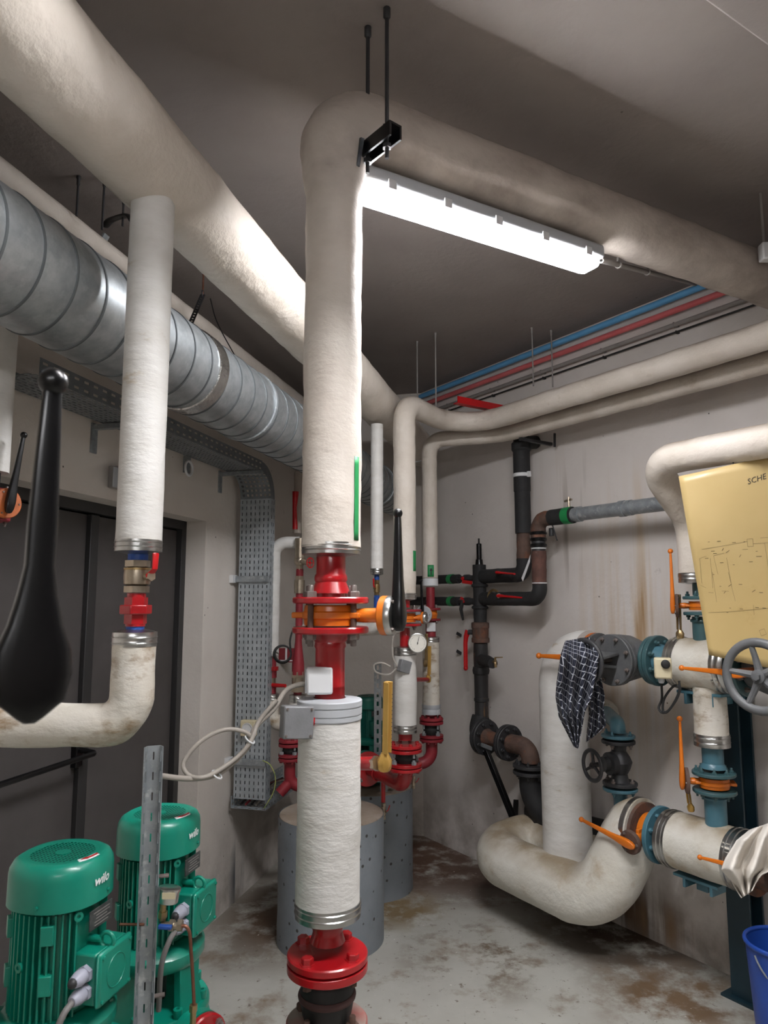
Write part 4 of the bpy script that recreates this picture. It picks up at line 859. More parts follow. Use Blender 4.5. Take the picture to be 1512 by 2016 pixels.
t, L2, s2_ = pump('green vertical pump behind the slotted post, second from the camera', PD2, xp1, .089, z2, GP)
def plinth(label, x, y, r, h, group='concrete plinths'):
    t = T('concrete_plinth', label, 'plinth', (x, y, 0), group)
    mb = MB(); mb.tube([V3((x, y, h*k/8)) for k in range(9)], r, 48, True, .012, 4); mb.f = mb.f[:-1]; mk('side', mb, PLINTH, t, sharp=60)
    mb = MB(); mb.lathe([(r*.995, -.01), (r*.985, .0), (r*.95, .004), (0, .006)], (x, y, h), Z, 48); mk('top', mb, PLTOP, t); return t
plinth('low concrete plinth under the nearest green pump', PD1.x, PD1.y, .145, z1-.70*s1_-.005)
plinth('low concrete plinth under the green pump behind the slotted post', PD2.x, PD2.y, .145, z2-.70*s2_-.005)
# red discharge flange of pump 2
dF = V3((.75, -.66, 0)); c = D(396, 2048, 1.50)
t = T('pump_outlet_pipe', 'red pump outlet flange cut by the bottom frame edge beside the second pump', 'pipe', c)
mb = MB(); p0 = V3((PD2.x, PD2.y, c.z)); dF = (V3((c.x, c.y, c.z))-p0).normalized(); mb.cyl(p0+dF*.13, c-dF*.02, .04, 24); mk('outlet', mb, GRN, t)
mb = MB(); mb.lathe([(.03, -.02), (.054, -.02), (.054, -.001), (.03, -.001)], c, dF, 32); mk('green_flange', mb, GRN, t)
flange(t, c+dF*.009, dF, .054, .016, RED, 4, .008); mb = MB(); mb.tube(path([c+dF*.015, c+dF*.12, c+dF*.12-Z*.4], .07), .03, 20); mk('red_bend', mb, RED, t)
c = D(-42, 2000, 1.3)
t = T('pump_inlet_pipe', 'red flange at the lower left frame corner beside the nearest pump', 'pipe', c)
p0 = V3((PD1.x, PD1.y, c.z)); dF = (c-p0).normalized(); flange(t, c-dF*.012, dF, .05, .016, RED, 4, .007); mb = MB(); mb.cyl(c-dF*.01, c+dF*.25, .03, 20); mk('red_pipe', mb, RED, t)
# slotted strut post
ys = 1.5; xs = Yp(302, 1500, ys).x; zs = zv(ys, 1468)
t = T('slotted_post', 'galvanised slotted channel post standing in front of the second green pump', 'post', (xs, ys, 0))
a0 = V3((xs, ys, 0)); wx = V3((.93, .36, 0)); wy = V3((-.36, .93, 0)); 
mb = MB(); mb.perf(a0-wx*.012, wx, Z, .024, zs, 1, 34, .12, .4); mk('web', mb, GALV, t, solid=.002, smooth=False)
mb = MB(); mb.perf(a0+wx*.0125, V3((.6, -.8, 0)), Z, .016, zs, 1, 34, .34, .55); mk('slotted_flange', mb, GALV, t, solid=.002, smooth=False)
mb = MB(); mb.perf(a0-wx*.012, V3((-.1, -1, 0)), Z, .016, zs, 1, 34, .34, .55); mk('slotted_flange', mb, GALV, t, solid=.002, smooth=False)
for v in (1728, 1965): p = V3((xs, ys, zv(ys, v)))+wx*.03-wy*.0; mb = MB(); mb.cyl(p-wx*.012, p+wx*.008, .004, 8); mk('bolt', mb, BOLT, t)
# gauge, blue cock, copper tubes
yg = 1.49; G = lambda u, v, y=yg: Yp(u, v, y)
t = T('pressure_gauge', 'silver pressure gauge seen from its side beside the slotted post', 'gauge', G(332, 1800))
ga = V3((.9, .3, .15)).normalized()
mb = MB(); mb.lathe([(.019, -.014), (.0205, -.012), (.0205, .006), (.022, .008), (.022, .013), (.0195, .014)], G(332, 1761), V3((.12, .1, 1)), 32); mk('case', mb, ALU, t)
mb = MB(); mb.box(G(332, 1764, yg-.0206), X*.013, YY*.0005, Z*.006); mk('sticker', mb, CREAM, t)
mb = MB(); mb.cyl(G(320, 1812), G(322, 1776), .006, 12); mb.hexa(G(320, 1806), G(321, 1794), .009); mk('stem', mb, BRASS, t)
t = T('gauge_cock', 'small gauge cock with a blue handle beside the slotted post', 'valve', G(338, 1822))
mb = MB(); mb.cyl(G(318, 1822), G(358, 1823), .0075, 14); mk('body', mb, NICK, t)
for u in (334, 350): mb = MB(); mb.hexa(G(u, 1822), G(u+9, 1822), .0115); mk('hex_nut', mb, NICK, t)
mb = MB(); mb.bar(G(312, 1824, yg-.016), G(338, 1826, yg-.016), .011, .007); mb.cyl(G(322, 1824, yg-.016), G(322, 1824, yg-.002), .004, 8); mk('handle', mb, BTAPE, t, bev=.002)
mb = MB(); mb.tube(spline([G(357, 1823), G(366, 1824), G(373, 1836), G(376, 1870), G(380, 1930), G(382, 1985), G(380, 2020)]), .0035, 10); S('copper_tube', 'thin copper tube bending down from the gauge cock beside the second pump', 'tube', mb, COPP)
mb = MB(); mb.lathe([(.008, 0), (.008, .012), (.006, .0121), (.006, .045)], G(381, 1978), -Z, 6); S('tube_nut', 'brass nut at the lower end of the copper tube', 'nut', mb, BRASS)
mb = MB(); mb.tube([G(236, 1820), G(284, 1820)], .0028, 10); S('copper_tube', 'short level copper tube left of the slotted post', 'tube', mb, COPP)
# ================================================================== BACKGROUND PLINTHS AND PUMP
pf = Yp(652, 1700, 3.72); plinth('front painted concrete plinth standing directly behind the middle riser', pf.x, 3.72, .262, zv(3.72, 1600), 'painted concrete plinths')
yq = 4.36; pq = Yp(728, 1600, yq); plinth('rear painted concrete plinth behind a strut post near the corner', pq.x, yq, .252, zv(yq, 1545), 'painted concrete plinths')
p3, L3, s3 = pump('dark green pump on the rear concrete plinth partly hidden by the middle riser', (pq.x-.005, yq), V3((.5, -.86, 0)), .078, zv(yq, 1545)+.62*.078/.095+.006, None, GM=GRND, detail=False, foot=False, logo=False)
# ================================================================== BACKGROUND COLUMNS (A = nearer, B = farther)
def vcol(u, v, y):
    x = Yp(u, v, y).x; return lambda v2: V3((x, y, zv(y, v2)))
# ---- column A below the cream upper pipe
cA_ = vA
t = T('valve_column', 'red flanged pipe piece with white insulated section and steel band under the upper cream pipe', 'pipe', cA_(1445))
mb = MB(); mb.cyl(cA_(1196), cA_(1178), .026, 20); mb.cyl(cA_(1272), cA_(1236), .026, 20); mb.cyl(cA_(1456), cA_(1440), .034, 20); mk('red_pipe', mb, RED, t)
flange(t, cA_(1202), Z, .085, .012, REDM, 4, .01, side=1); flange(t, cA_(1230), Z, .085, .012, RED, 4, .01, side=-1)
mb = MB(); mb.tube(path([cA_(1290), cA_(1428)], 1, step=.02), .057, 32, True, .05, 9); mk('insulation', mb, INSW, t, sharp=60)
band(t, cA_(1282), -Z, .057, .04); band(t, cA_(1434), Z, .057, .04)
butterfly('small orange butterfly valve with a grey plate under the upper cream pipe', cA_(1216), Z, V3((.95, -.3, 0)), .08, .045, .1, V3((-.35, .1, -1)), .001, mplate=ALU, pr=.03)
o = [o for o in COL.objects if o.name.startswith('lever') and o.parent and o.parent.name.startswith('butterfly')][-1]
bpy.data.objects.remove(o)
# B lever valve
vc = vB
t = T('valve_column', 'red flanged pipe piece with stained insulated section under the lower cream pipe', 'pipe', vc(1400))
mb = MB(); mb.cyl(vc(1200), vc(1156), .026, 20); mb.cyl(vc(1258), vc(1222), .03, 20); mb.cyl(vc(1410), vc(1402), .035, 20); mk('red_pipe', mb, REDM, t)
flange(t, vc(1199), Z, .06, .014, REDM, 4, .009); flange(t, vc(1220), Z, .06, .012, REDM, 4, .009, side=-1)
mb = MB(); mb.tube(path([vc(1264), vc(1388)], 1, step=.02), .05, 32, True, .04, 9); mk('insulation', mb, INSD, t, sharp=60)
band(t, vc(1260), -Z, .05, .035)
mb = MB(); mb.lathe([(.03, -.03), (.055, -.03), (.055, -.004), (.052, 0), (.055, .004), (.055, .025), (.03, .025)], vc(1395), Z, 32); mk('plastic_end_ring', mb, GPL, t)
mb = MB(); mb.box(vc(1234)-YY*.036, X*.026, YY*.004, Z*.026); mk('white_tag', mb, WPL, t)
butterfly('small orange valve with a grey dial plate and upright black lever near the corner', vc(1209.5), Z, V3((-.45, -.89, 0)), .056, .05, .10, V3((-.05, 0, 1)), .2, mplate=GPL, pr=.052, big=.55)
# expansion joints and elbows
def joint(label, f, v0, v1, v2, v3, R, rr, m, mr=None):
    """upper flange v0, bellows v1..v2, lower flange pair v3"""
    t = T('expansion_joint', label, 'joint', f(v3)); th = .016
    flange(t, f(v0), Z, R, th, m, 8, .009, side=1, name='upper_flange', stud=False, bm=m); mb = MB(); mb.lathe([(rr, -th/2), (R, -th/2), (R, th/2), (rr, th/2)], f(v0)-Z*.021, Z, 36); mk('flange', mb, m, t, bev=.002)
    za, zb_ = f(v0).z-.021-th/2, f(v3).z+.021+th/2; h = za-zb_; o = V3((f(v0).x, f(v0).y, zb_))
    mb = MB(); mb.lathe([(rr, 0), (rr*1.12, h*.2), (rr*1.2, h*.45), (rr*1.2, h*.55), (rr*1.12, h*.8), (rr, h)], o, Z, 32); mk('rubber_bellows', mb, BLKM, t)
    for k in range(4):
        a = 2*math.pi*(k+.4)/4; d = V3((math.cos(a), math.sin(a), 0))*R*.82; mb = MB(); mb.cyl(o+d+Z*.0, o+d+Z*h*.42, .007, 8); mb.hexa(o+d+Z*.0, o+d+Z*.014, .013); mb.cyl(o+d+Z*h*.6, o+d+Z*h, .006, 8); mk('stud_bolt', mb, GALV, t)
    mb = MB(); mb.lathe([(rr, -th/2), (R, -th/2), (R, th/2), (rr, th/2)], f(v3)+Z*.021, Z, 36); mk('flange', mb, m, t, bev=.002)
    flange(t, f(v3), Z, R, th, m, 8, .009, side=-1, name='lower_flange', stud=False, bm=m); return t
joint('black rubber expansion joint between bright red flanges right of the tall brass thermometer', cA_, 1468, 1480, 1500, 1513, .083, .045, RED)
joint('black rubber expansion joint between dull red flanges right of and behind the bright red one', vc, 1415, 1424, 1445, 1456, .07, .04, REDM)
zE = zv(yA, 1548); pE = cA_(1520)
t = T('pump_elbow_pipe', 'bright red elbow pipe with a drain cock joining the rear pump to the expansion joint', 'pipe', V3((pE.x, pE.y, zE)))
flp = Yp(722, 1547, 4.02); flp.z = zE
mb = MB(); mb.tube(path([cA_(1517), V3((pE.x, pE.y, zE)), flp+V3((.02, 0, 0))], .09, 10), .037, 24); mk('red_bend', mb, RED, t)
dx = (V3((pE.x, pE.y, zE))-flp).normalized(); mb = MB(); mb.torus(flp+dx*.13, dx, .036, .003, 24, 8); mk('weld_seam', mb, RED, t)
flange(t, flp+dx*.01, dx, .092, .018, RED, 4, .012, name='red_flange')
mb = MB(); mb.lathe([(.03, -.03), (.092, -.03), (.092, -.002), (.03, -.002)], flp, dx, 36); mb.cyl(flp-dx*.16, flp-dx*.02, .05, 20); mk('green_flange', mb, GRND, t)
dc = flp+dx*.19-Z*.03; mb = MB(); mb.cyl(dc, dc-Z*.10, .011, 14); mk('drain_stub', mb, RED, t)
ballvalve('small drain cock with a red lever under the bright red elbow pipe', dc-Z*.145, Z, V3((.8, -.6, 0)), .014, .08, REDL, V3((.4, .3, .8)), .035)
ballvalve('tiny vent cock with a red lever under the bright red expansion joint', D(814, 1540, 3.62), Z, V3((.8, -.6, 0)), .009, .06, REDL, V3((.6, .3, .5)), .03)
pe = vc(1462); zF = zv(yB, 1497)
t = T('rear_elbow_pipe', 'dull red elbow pipe bending left below the rear expansion joint', 'pipe', pe)
mb = MB(); mb.tube(path([vc(1461), V3((pe.x, pe.y, zF)), V3((pe.x-.12, pe.y-.01, zF-.03)), V3((pe.x-.2, pe.y-.01, zF-.05))], [.07, .05], 10), .034, 24); mk('red_bend', mb, REDM, t)
# gauges and thermometers on columns
gc = D(822, 1266, 3.52); gd_ = V3((.05, -1, .02)).normalized(); gx, gy, gz = basis(gd_, X)
t = T('dial_thermometer', 'round white dial gauge with a black needle on the white insulated column', 'gauge', gc)
mb = MB(); mb.lathe([(.02, -.02), (.046, -.02), (.048, -.002), (.048, .006), (.044, .008), (.043, .003)], gc, gd_, 40); mk('case', mb, ALU, t)
mb = MB(); mb.lathe([(.0435, .0022), (.0435, .0035), (0, .0036)], gc, gd_, 40); fcx = mk('dial_face', mb, mt('dial_face', 'e6e2d8', rough=.4), t)
mb = MB()
for k in range(31):
    a = math.radians(-60+300*k/30); d = gx*math.cos(a)+Z*math.sin(a); mb.bar(gc+gd_*.0042+d*(.034 if k % 5 else .031), gc+gd_*.0042+d*.038, .0008, .0004, ref=gd_)
mk('dial_marks', mb, INK, fcx)
mb = MB(); mb.bar(gc+gd_*.006-(gx*.2+Z)*.008, gc+gd_*.006+(gx*.22+Z)*.032, .0022, .0006, ref=gd_); mb.cyl(gc+gd_*.004, gc+gd_*.008, .003, 10); mk('needle', mb, BLKM, t)
mb = MB(); mb.cyl(D(798, 1262, 3.6), gc-gd_*.02, .01, 12); mb.hexa(D(798, 1262, 3.6), D(806, 1263, 3.58), .015); mk('stem', mb, RED, t)
cs = D(796, 1312, 3.53); t = T('grey_sensor_box', 'small dark grey sensor box on the white insulated column below the dial gauge', 'box', cs); n_ = V3((.5, -.85, 0)).normalized(); x, y, z = basis(n_, V3((.35, 0, 1)))
mb = MB(); mb.box(cs, y*.03, x*.03, z*.016); mk('housing', mb, GBOX, t, bev=.003); mb = MB(); mb.box(cs+z*.0165, y*.028, x*.028, z*.001); mk('cover', mb, GBOX, t); mb = MB(); mb.cyl(cs, D(806, 1303, 3.6), .012, 12); mk('stub', mb, RED, t)
mb = MB(); mb.tube(spline([cs-X*.03, D(765, 1328, 3.52), D(740, 1323, 3.5), D(737, 1309, 3.5), D(752, 1305, 3.5), D(768, 1312, 3.51)]), .005, 8); S('sensor_cable', 'grey cable looping left from the small dark grey sensor box', 'cable', mb, CBL)
mb = MB(); mb.tube(spline([D(795, 1240, 3.56), D(775, 1250, 3.53), D(773, 1290, 3.52), D(782, 1312, 3.52)]), .0045, 8); S('sensor_cable', 'thin grey cable dropping to the small dark grey sensor box', 'cable', mb, CBL)
def rod_stub(a, b, r, par, m): mb = MB(); mb.cyl(a, b, r, 14); return mk('red_stub', mb, m, par)
th = thermo('brass thermometer on a red stub beside the dial gauge column', D(843, 1343, 3.95), D(844, 1275, 3.95)-D(843, 1343, 3.95), V3((.9, -.4, 0)), .2, GOLD); rod_stub(cA_(1338), D(843, 1338, 3.95), .012, th, RED)
th = thermo('darker brass thermometer just behind the brass one near the corner', D(838, 1312, 4.15), D(838, 1248, 4.15)-D(838, 1312, 4.15), V3((.9, -.4, 0)), .19, BRASS)
# strut posts behind
for (u0, v0, u1, v1, dp, lb) in ((739, 1308, 748, 1540, 4.0, 'slotted strut post behind the tall brass thermometer'), (755, 1520, 757, 1700, 3.98, 'slotted strut leg in front of the rear plinth')):
    a, b = D(u1, v1, dp), D(u0, v0, dp); a.x = (a.x+b.x)/2; b.x = a.x; b.y = a.y
    if v1 > 1600: a.z = 0
    t = T('strut_post', lb, 'post', a); h = b.z-a.z; mb = MB(); mb.perf(a-X*.02, X, Z, .04, h, 1, int(h/.05), .3, .5); mk('web', mb, GALV, t, solid=.002, smooth=False)
    for s_ in (-1, 1): mb = MB(); mb.box(a+X*.02*s_+YY*.018+Z*h/2, X*.0012, YY*.018, Z*h/2); mk('side', mb, GALV, t)
    if v1 < 1600: mb = MB(); mb.bar(a+Z*.02, a+Z*.02+X*.1, .035, .03); mk('foot_arm', mb, GALV, t)
# ---- pipe C (thin white)
yC = 3.72; C_ = vcol(742, 1000, yC)
t = T('thin_drop_pipe', 'thin white insulated drop pipe from the header between the riser and the cream pipe', 'pipe', C_(1125))
zC = C_(838).z
mb = MB(); mb.tube(path([C_(836), C_(1122)], 1, step=.03), .033, 28, True, .03, 10); mk('insulation', mb, INSW, t); band(t, C_(1125), Z, .0335, .03)
ballvalve('small brass valve with a red lever under the thin white drop pipe', C_(1158), Z, V3((-.5, -.86, 0)), .016, .085, REDL, Z, .05, body=BRASS)
mb = MB(); mb.cyl(C_(1144), C_(1130), .013, 12); mb.hexa(C_(1176), C_(1172), .016); mb.cyl(C_(1196), C_(1176), .016, 14); S('blue_coupling', 'blue coupling under the small brass valve on the thin white drop pipe', 'fitting', mb, BTAPE)
t = T('insulated_elbow_pipe', 'white insulated pipe running level behind the orange butterfly valve', 'pipe', C_(1230))
mb = MB(); a = C_(1198); mb.tube(path([a, V3((a.x, yC, zv(yC, 1238))), D(600, 1240, 3.96)], .06, 10, .03), .033, 24, True, .04); mk('insulation', mb, INSW, t)
mb = MB(); mb.tube([D(700, 1240, 3.74), D(786, 1236, 3.74)], .032, 24); mk('right_branch', mb, INSW, t)
# ---- left background column (behind the tall pipe)
yE = 4.0; E_ = vcol(589, 1200, yE); E2 = vcol(587, 1300, yE)
t = T('brass_valve_column', 'column of old brass valves and red couplings left behind the middle riser', 'pipe', E_(1290))
for v0, v1, r, m, nm in ((1060, 1100, .03, NICK, 'elbow_stub'), (1112, 1122, .022, NICK, 'hex_nut'), (1120, 1134, .021, REDM, 'red_coupling'), (1134, 1142, .026, NICK, 'hex_nut'), (1142, 1168, .03, NICK, 'check_valve_body'), (1168, 1258, .02, REDM, 'red_pipe')):
    mb = MB(); mb.cyl(E_(v1), E_(v0), r, 16 if 'hex' not in nm else 6); mk(nm, mb, m, t)
mb = MB(); mb.sphere(E_(1104), .034, 18); mk('globe_body', mb, NICK, t)
mb = MB(); mb.cyl(E_(1104), D(606, 1108, 3.9), .014, 12); mk('bonnet', mb, NICK, t); handwheel(t, D(611, 1108, 3.88), V3((.8, -.6, 0)), .03, REDL, 4)
t = T('red_reducer', 'red cone shaped reducer pipe above brass check valve left behind the middle riser', 'fitting', E2(1340))
mb = MB(); mb.lathe([(.018, 0), (.02, .03), (.03, .11), (.034, .14), (.034, .2)], E2(1256), -Z, 24); mk('reducer', mb, REDM, t)
for v0, v1, r, nm in ((1322, 1334, .036, 'hex_nut'), (1334, 1352, .033, 'valve_body'), (1352, 1362, .037, 'hex_nut')): mb = MB(); mb.cyl(E2(v1), E2(v0), r, 6 if 'hex' in nm else 18); mk(nm, mb, NICK, t)
mb = MB(); mb.cyl(E2(1368), E2(1360), .022, 14); mk('red_stub', mb, REDM, t)
t = T('insulated_stub_pipe', 'white insulated stub with a steel band behind the grey sensor box', 'pipe', E2(1400)); mb = MB(); mb.tube(path([E2(1382), E2(1462)], 1, step=.03), .044, 28, True, .04); mk('insulation', mb, INSW, t); band(t, E2(1375), -Z, .0445, .04)
# white elbow pipe left of it
W = lambda u, v: Yp(u, v, 4.05)
wt = W(541, 1075); t = T('white_elbow_pipe', 'white insulated elbow pipe beside the cable riser tray', 'pipe', W(541, 1390))
pz_ = zv(4.05, 1068); mb = MB(); mb.tube(path([V3((W(590, 1068).x, 4.05, pz_)), V3((wt.x, 4.05, pz_)), V3((wt.x, 4.05, zv(4.05, 1272)))], .07, 12, .03), .034, 28, True, .05, 10); mk('insulation', mb, INSW, t)
mb = MB(); mb.tube(path([V3((wt.x, 4.05, zv(4.05, 1272))), V3((wt.x, 4.05, zv(4.05, 1290)))], 1), .034, 24); mk('lower_end', mb, INSW, t)
wv = lambda v: V3((wt.x, 4.05, zv(4.05, v)))
t = T('red_lever_valve', 'small red valve with a level red lever beside the cable riser tray', 'valve', wv(1340))
for v0, v1, r, nm, m in ((1293, 1312, .02, 'red_pipe', REDM), (1312, 1320, .034, 'red_flange', RED), (1320, 1334, .024, 'valve_bonnet', REDM), (1334, 1346, .02, 'brass_body', NICK), (1346, 1366, .022, 'red_union', REDM)): mb = MB(); mb.cyl(wv(v1), wv(v0), r, 18); mk(nm, mb, m, t)
mb = MB(); mb.tube([wv(1348)-YY*.02, Yp(562, 1350, 3.98)], [.012, .009], 10); mk('lever', mb, REDL, t)
t = T('stained_elbow_pipe', 'stained white insulated elbow below the small red lever valve beside the riser tray', 'pipe', wv(1420)); band(t, wv(1372), -Z, .04, .035)
mb = MB(); mb.tube(path([wv(1378), wv(1424), V3((W(575, 1430).x, 4.05, zv(4.05, 1426)))], .06, 12, .03), .039, 28, True, .06, 10); mk('insulation', mb, INSD, t)
# red handle valves high on the left background column
t = T('red_lever_valve', 'red upright lever valve high up behind the left edge of the middle riser', 'valve', Yp(583, 990, 4.3))
mb = MB(); mb.cyl(Yp(585, 1050, 4.3), Yp(588, 930, 4.3), .026, 16); mk('pipe_stub', mb, INSG, t); mb = MB(); mb.tube([Yp(581, 1042, 4.2), Yp(580, 1000, 4.2), Yp(582, 968, 4.2)], [.016, .013, .02], 10); mk('lever', mb, REDL, t)
# red and white board on the back wall
c = Yp(562, 1290, 4.7); t = T('red_board', 'red board with white lines behind the black cable loop', 'board', c); n_ = V3((.05, -1, 0)).normalized(); x, y, z = basis(n_, Z)
mb = MB(); mb.box(c, X*.055, n_*.004, Z*.045); mk('panel', mb, REDM, t); mb = MB(); mb.box(c+n_*.0045+X*.005, X*.006, n_*.0008, Z*.045); mb.box(c+n_*.0045-Z*.034, X*.055, n_*.0008, Z*.004); mk('white_lines', mb, WHT, t)
mb = MB(); mb.box(c-n_*.05-Z*.0, X*.02, n_*.046, Z*.02); mk('wall_spacer', mb, GALV, t)
mb = MB(); mb.torus(D(556, 1288, 3.9), V3((.3, -1, .2)), .048, .005, 28, 8); mb.torus(D(557, 1287, 3.88), V3((.2, -1, .1)), .043, .005, 28, 8); mb.tube(spline([D(573, 1286, 3.9), D(571, 1262, 3.9), D(576, 1240, 3.92)]), .005, 8); S('cable_coil', 'coiled black cable hanging in front of the red board', 'cable', mb, BLKM)
# small flanged set left behind the riser
J = vcol(571, 1480, 3.95)
joint('small rubber expansion joint between red flanges below the grey sensor box', J, 1458, 1465, 1480, 1494, .062, .035, REDM)
t = T('small_elbow_pipe', 'dull red elbow below the small expansion joint left of the middle riser', 'pipe', J(1500)); mb = MB(); mb.tube(path([J(1499), J(1540), V3((J(1540).x+.0, 3.95, J(1560).z))+V3((-.05, -.02, 0)), ], .03), .028, 20); mb.tube(path([J(1500), J(1548), J(1548)+V3((.16, .02, 0))], .06), .03, 20); mk('red_bend', mb, REDM, t)
# blackish pipes crossing behind the columns to the manifold are built with the manifold
# ================================================================== RIGHT WALL: BLACK MANIFOLD AND DOWNPIPES
def wcol(u, v, d):
    p = RW(u, v, d); y = p.y; return lambda v2: V3((p.x, y, zv(y, v2)))
dm = .13; M_ = wcol(945, 1200, dm)
t = T('black_manifold', 'black insulated vertical manifold with side branches on the right wall near the corner', 'pipe', M_(1270))
mb = MB(); mb.lathe([(.006, 0), (.006, .03), (.017, .035), (.017, .13), (.022, .135), (.026, .17), (.04, .172)], M_(1060)-Z*0, -Z, 20); mk('air_vent', mb, BLK, t)
mb = MB(); mb.tube(path([M_(1112), M_(1218)], 1, step=.02), .042, 28, True, .05, 14); mk('insulation', mb, BFOAM, t)
for v in (1153, 1196): mb = MB(); mb.torus(M_(v), Z, .043, .011, 28, 8); mk('joint_collar', mb, BFOAM, t)
mb = MB(); mb.cyl(M_(1232), M_(1212), .04, 24); mk('lower_end', mb, BFOAM, t)
# branches to the left, behind the columns
for v, lb in ((1138, 'upper'), (1184, 'lower')):
    z_ = M_(v).z; s_ = sr(M_(v)); t = T('black_side_pipe', 'black insulated side pipe running left from the manifold into the corner, '+lb+' of two', 'pipe', rw(s_-.06, dm, z_))
    mb = MB(); mb.tube(path([rw(s_-.2, dm, z_), rw(.03, dm, z_)], 1, step=.03), .03, 24, True, .05, 12); mk('insulation', mb, BFOAM, t)
    mb = MB(); mb.cyl(rw(s_-.30, dm, z_), rw(s_-.26, dm, z_), .0325, 24); mk('green_tape', mb, GTAPE, t)
    mb = MB(); mb.tube([rw(s_-.2, dm, z_), rw(s_-.15, dm, z_), rw(s_-.14, dm, z_), rw(s_-.10, dm, z_), rw(s_-.09, dm, z_), rw(s_-.04, dm, z_)], [.018, .018, .026, .026, .02, .02], 16); mk('valve_body', mb, IROND, t)
    p = rw(s_-.13, dm+.03, z_); mb = MB(); mb.bar(p+(Z*.012 if lb == 'lower' else -Z*.02), p-DR*(.02 if lb == 'lower' else -.09)+(Z*.02 if lb == 'lower' else -Z*.03), .022, .012, ref=NR); mb.cyl(p-NR*.02, p+NR*.005, .012, 10); mk('lever', mb, REDL, t, bev=.002)
    if lb == 'lower': mb = MB(); mb.tube([p+Z*.01, p-DR*.02-Z*.05, p+DR*.0-Z*.12], [.014, .012, .007], 8); mk('black_handle', mb, BLKM, t)
# black downpipe (upper, nearer to the wall)
dd1 = .13; P1 = wcol(1029, 1000, dd1); zJ = P1(1138).z
mz = M_(1135).z
t = T('black_downpipe', 'black downpipe on the right wall bending left into the manifold', 'pipe', P1(1100))
mb = MB(); mb.lathe([(.048, 0), (.058, .01), (.058, .05), (.05, .06), (.05, .3)], P1(870), -Z, 28); mb.cyl(P1(1050), P1(885), .047, 28); mb.cyl(P1(870), P1(835), .046, 28); mk('insulation', mb, BFOAM, t)
mb = MB(); mb.cyl(P1(872)-Z*0, P1(872)-NR*(dd1-.005)+Z*.02, .04, 20); mk('wall_branch', mb, BFOAM, t)
mb = MB(); mb.tube(path([P1(1050), P1(1102)], 1, step=.015), .041, 24, True, .1, 18); mk('worn_section', mb, RUST, t)
mb = MB(); mb.tube(path([P1(1100), V3((P1(1).x, P1(1).y, mz)), M_(1135)+DR*.035], .06, 10, .03), .044, 28, True, .06, 14); mk('elbow_insulation', mb, BFOAM, t)
mb = MB(); mb.torus(P1(936), Z, .049, .006, 28, 8, 2); mb.box(P1(936)+DR*.055, DR*.012, NR*.008, Z*.016); mk('white_clamp', mb, WPL, t)
def lv_red(par, a, b, w_=.02): mb = MB(); mb.tube([V3(a), V3(a)+(V3(b)-V3(a))*.25, V3(b)], [w_*1.3, w_*.8, w_*.7], 10, flat=.6); mk('lever', mb, REDL, par)
p = RW(979, 1127, dm+.075); lv_red(t, p, RW(1013, 1130, dm+.085), .013); mb = MB(); mb.cyl(p-NR*.04, p+NR*.006, .014, 10); mk('stem', mb, BLKM, t)
mb = MB(); mb.prism([(0, 0), (.03, .05), (.075, .13), (.07, .02+.07), (.01, -.02)], RW(1027, 1138, dm+.07), DR, Z, NR*.002); mk('paper_tag', mb, WPL, t)
# brown pipe in front
dd2 = .2; P2 = wcol(1061, 1100, dd2); zg = RW(1150, 1011, dd2).z; m2 = M_(1179).z
t = T('brown_wrapped_pipe', 'rusty brown wrapped pipe beside the black downpipe on the right wall', 'pipe', P2(1180))
mb = MB(); mb.tube(path([P2(1085), P2(1150)], 1, step=.015), .041, 28, True, .08, 18); mk('brown_wrap', mb, BROWN, t)
mb = MB(); q_ = rw(sr(P2(1)), dm+.0, m2); mb.tube(path([P2(1146), V3((P2(1).x, P2(1).y, m2)), V3((M_(1).x, M_(1).y, m2))+DR*.035], .065, 10, .03), .041, 28, True, .05, 14); mk('lower_insulation', mb, BFOAM, t)
sP2 = sr(P2(1)); mb = MB(); mb.tube(path([P2(1060), V3((P2(1).x, P2(1).y, zg)), rw(sP2+.10, dd2, zg)], .06, 10, .02), .042, 28, True, .08, 18); mk('upper_elbow', mb, RUST, t)
for v in (1050, 1062, 1074): mb = MB(); mb.torus(P2(v), Z, .037, .011, 28, 8); mk('black_collar', mb, BLK, t)
mb = MB(); mb.cyl(P2(1086), P2(1046), .038, 20); mk('pipe_core', mb, IROND, t)
for v in (1080, 1148): mb = MB(); mb.torus(P2(v), Z, .0395, .004, 28, 8); mk('tape_ring', mb, WPL, t)
p = RW(977, 1175, dm+.06); lv_red(t, RW(982, 1173, dm+.075), RW(1030, 1177, dm+.09), .015); mb = MB(); mb.torus(RW(972, 1176, dm), DR, .045, .008, 24, 8); mk('brass_nut', mb, BRASS, t); mb = MB(); mb.cyl(RW(982, 1173, dm+.02), RW(982, 1173, dm+.075), .014, 10); mk('stem', mb, NICK, t)
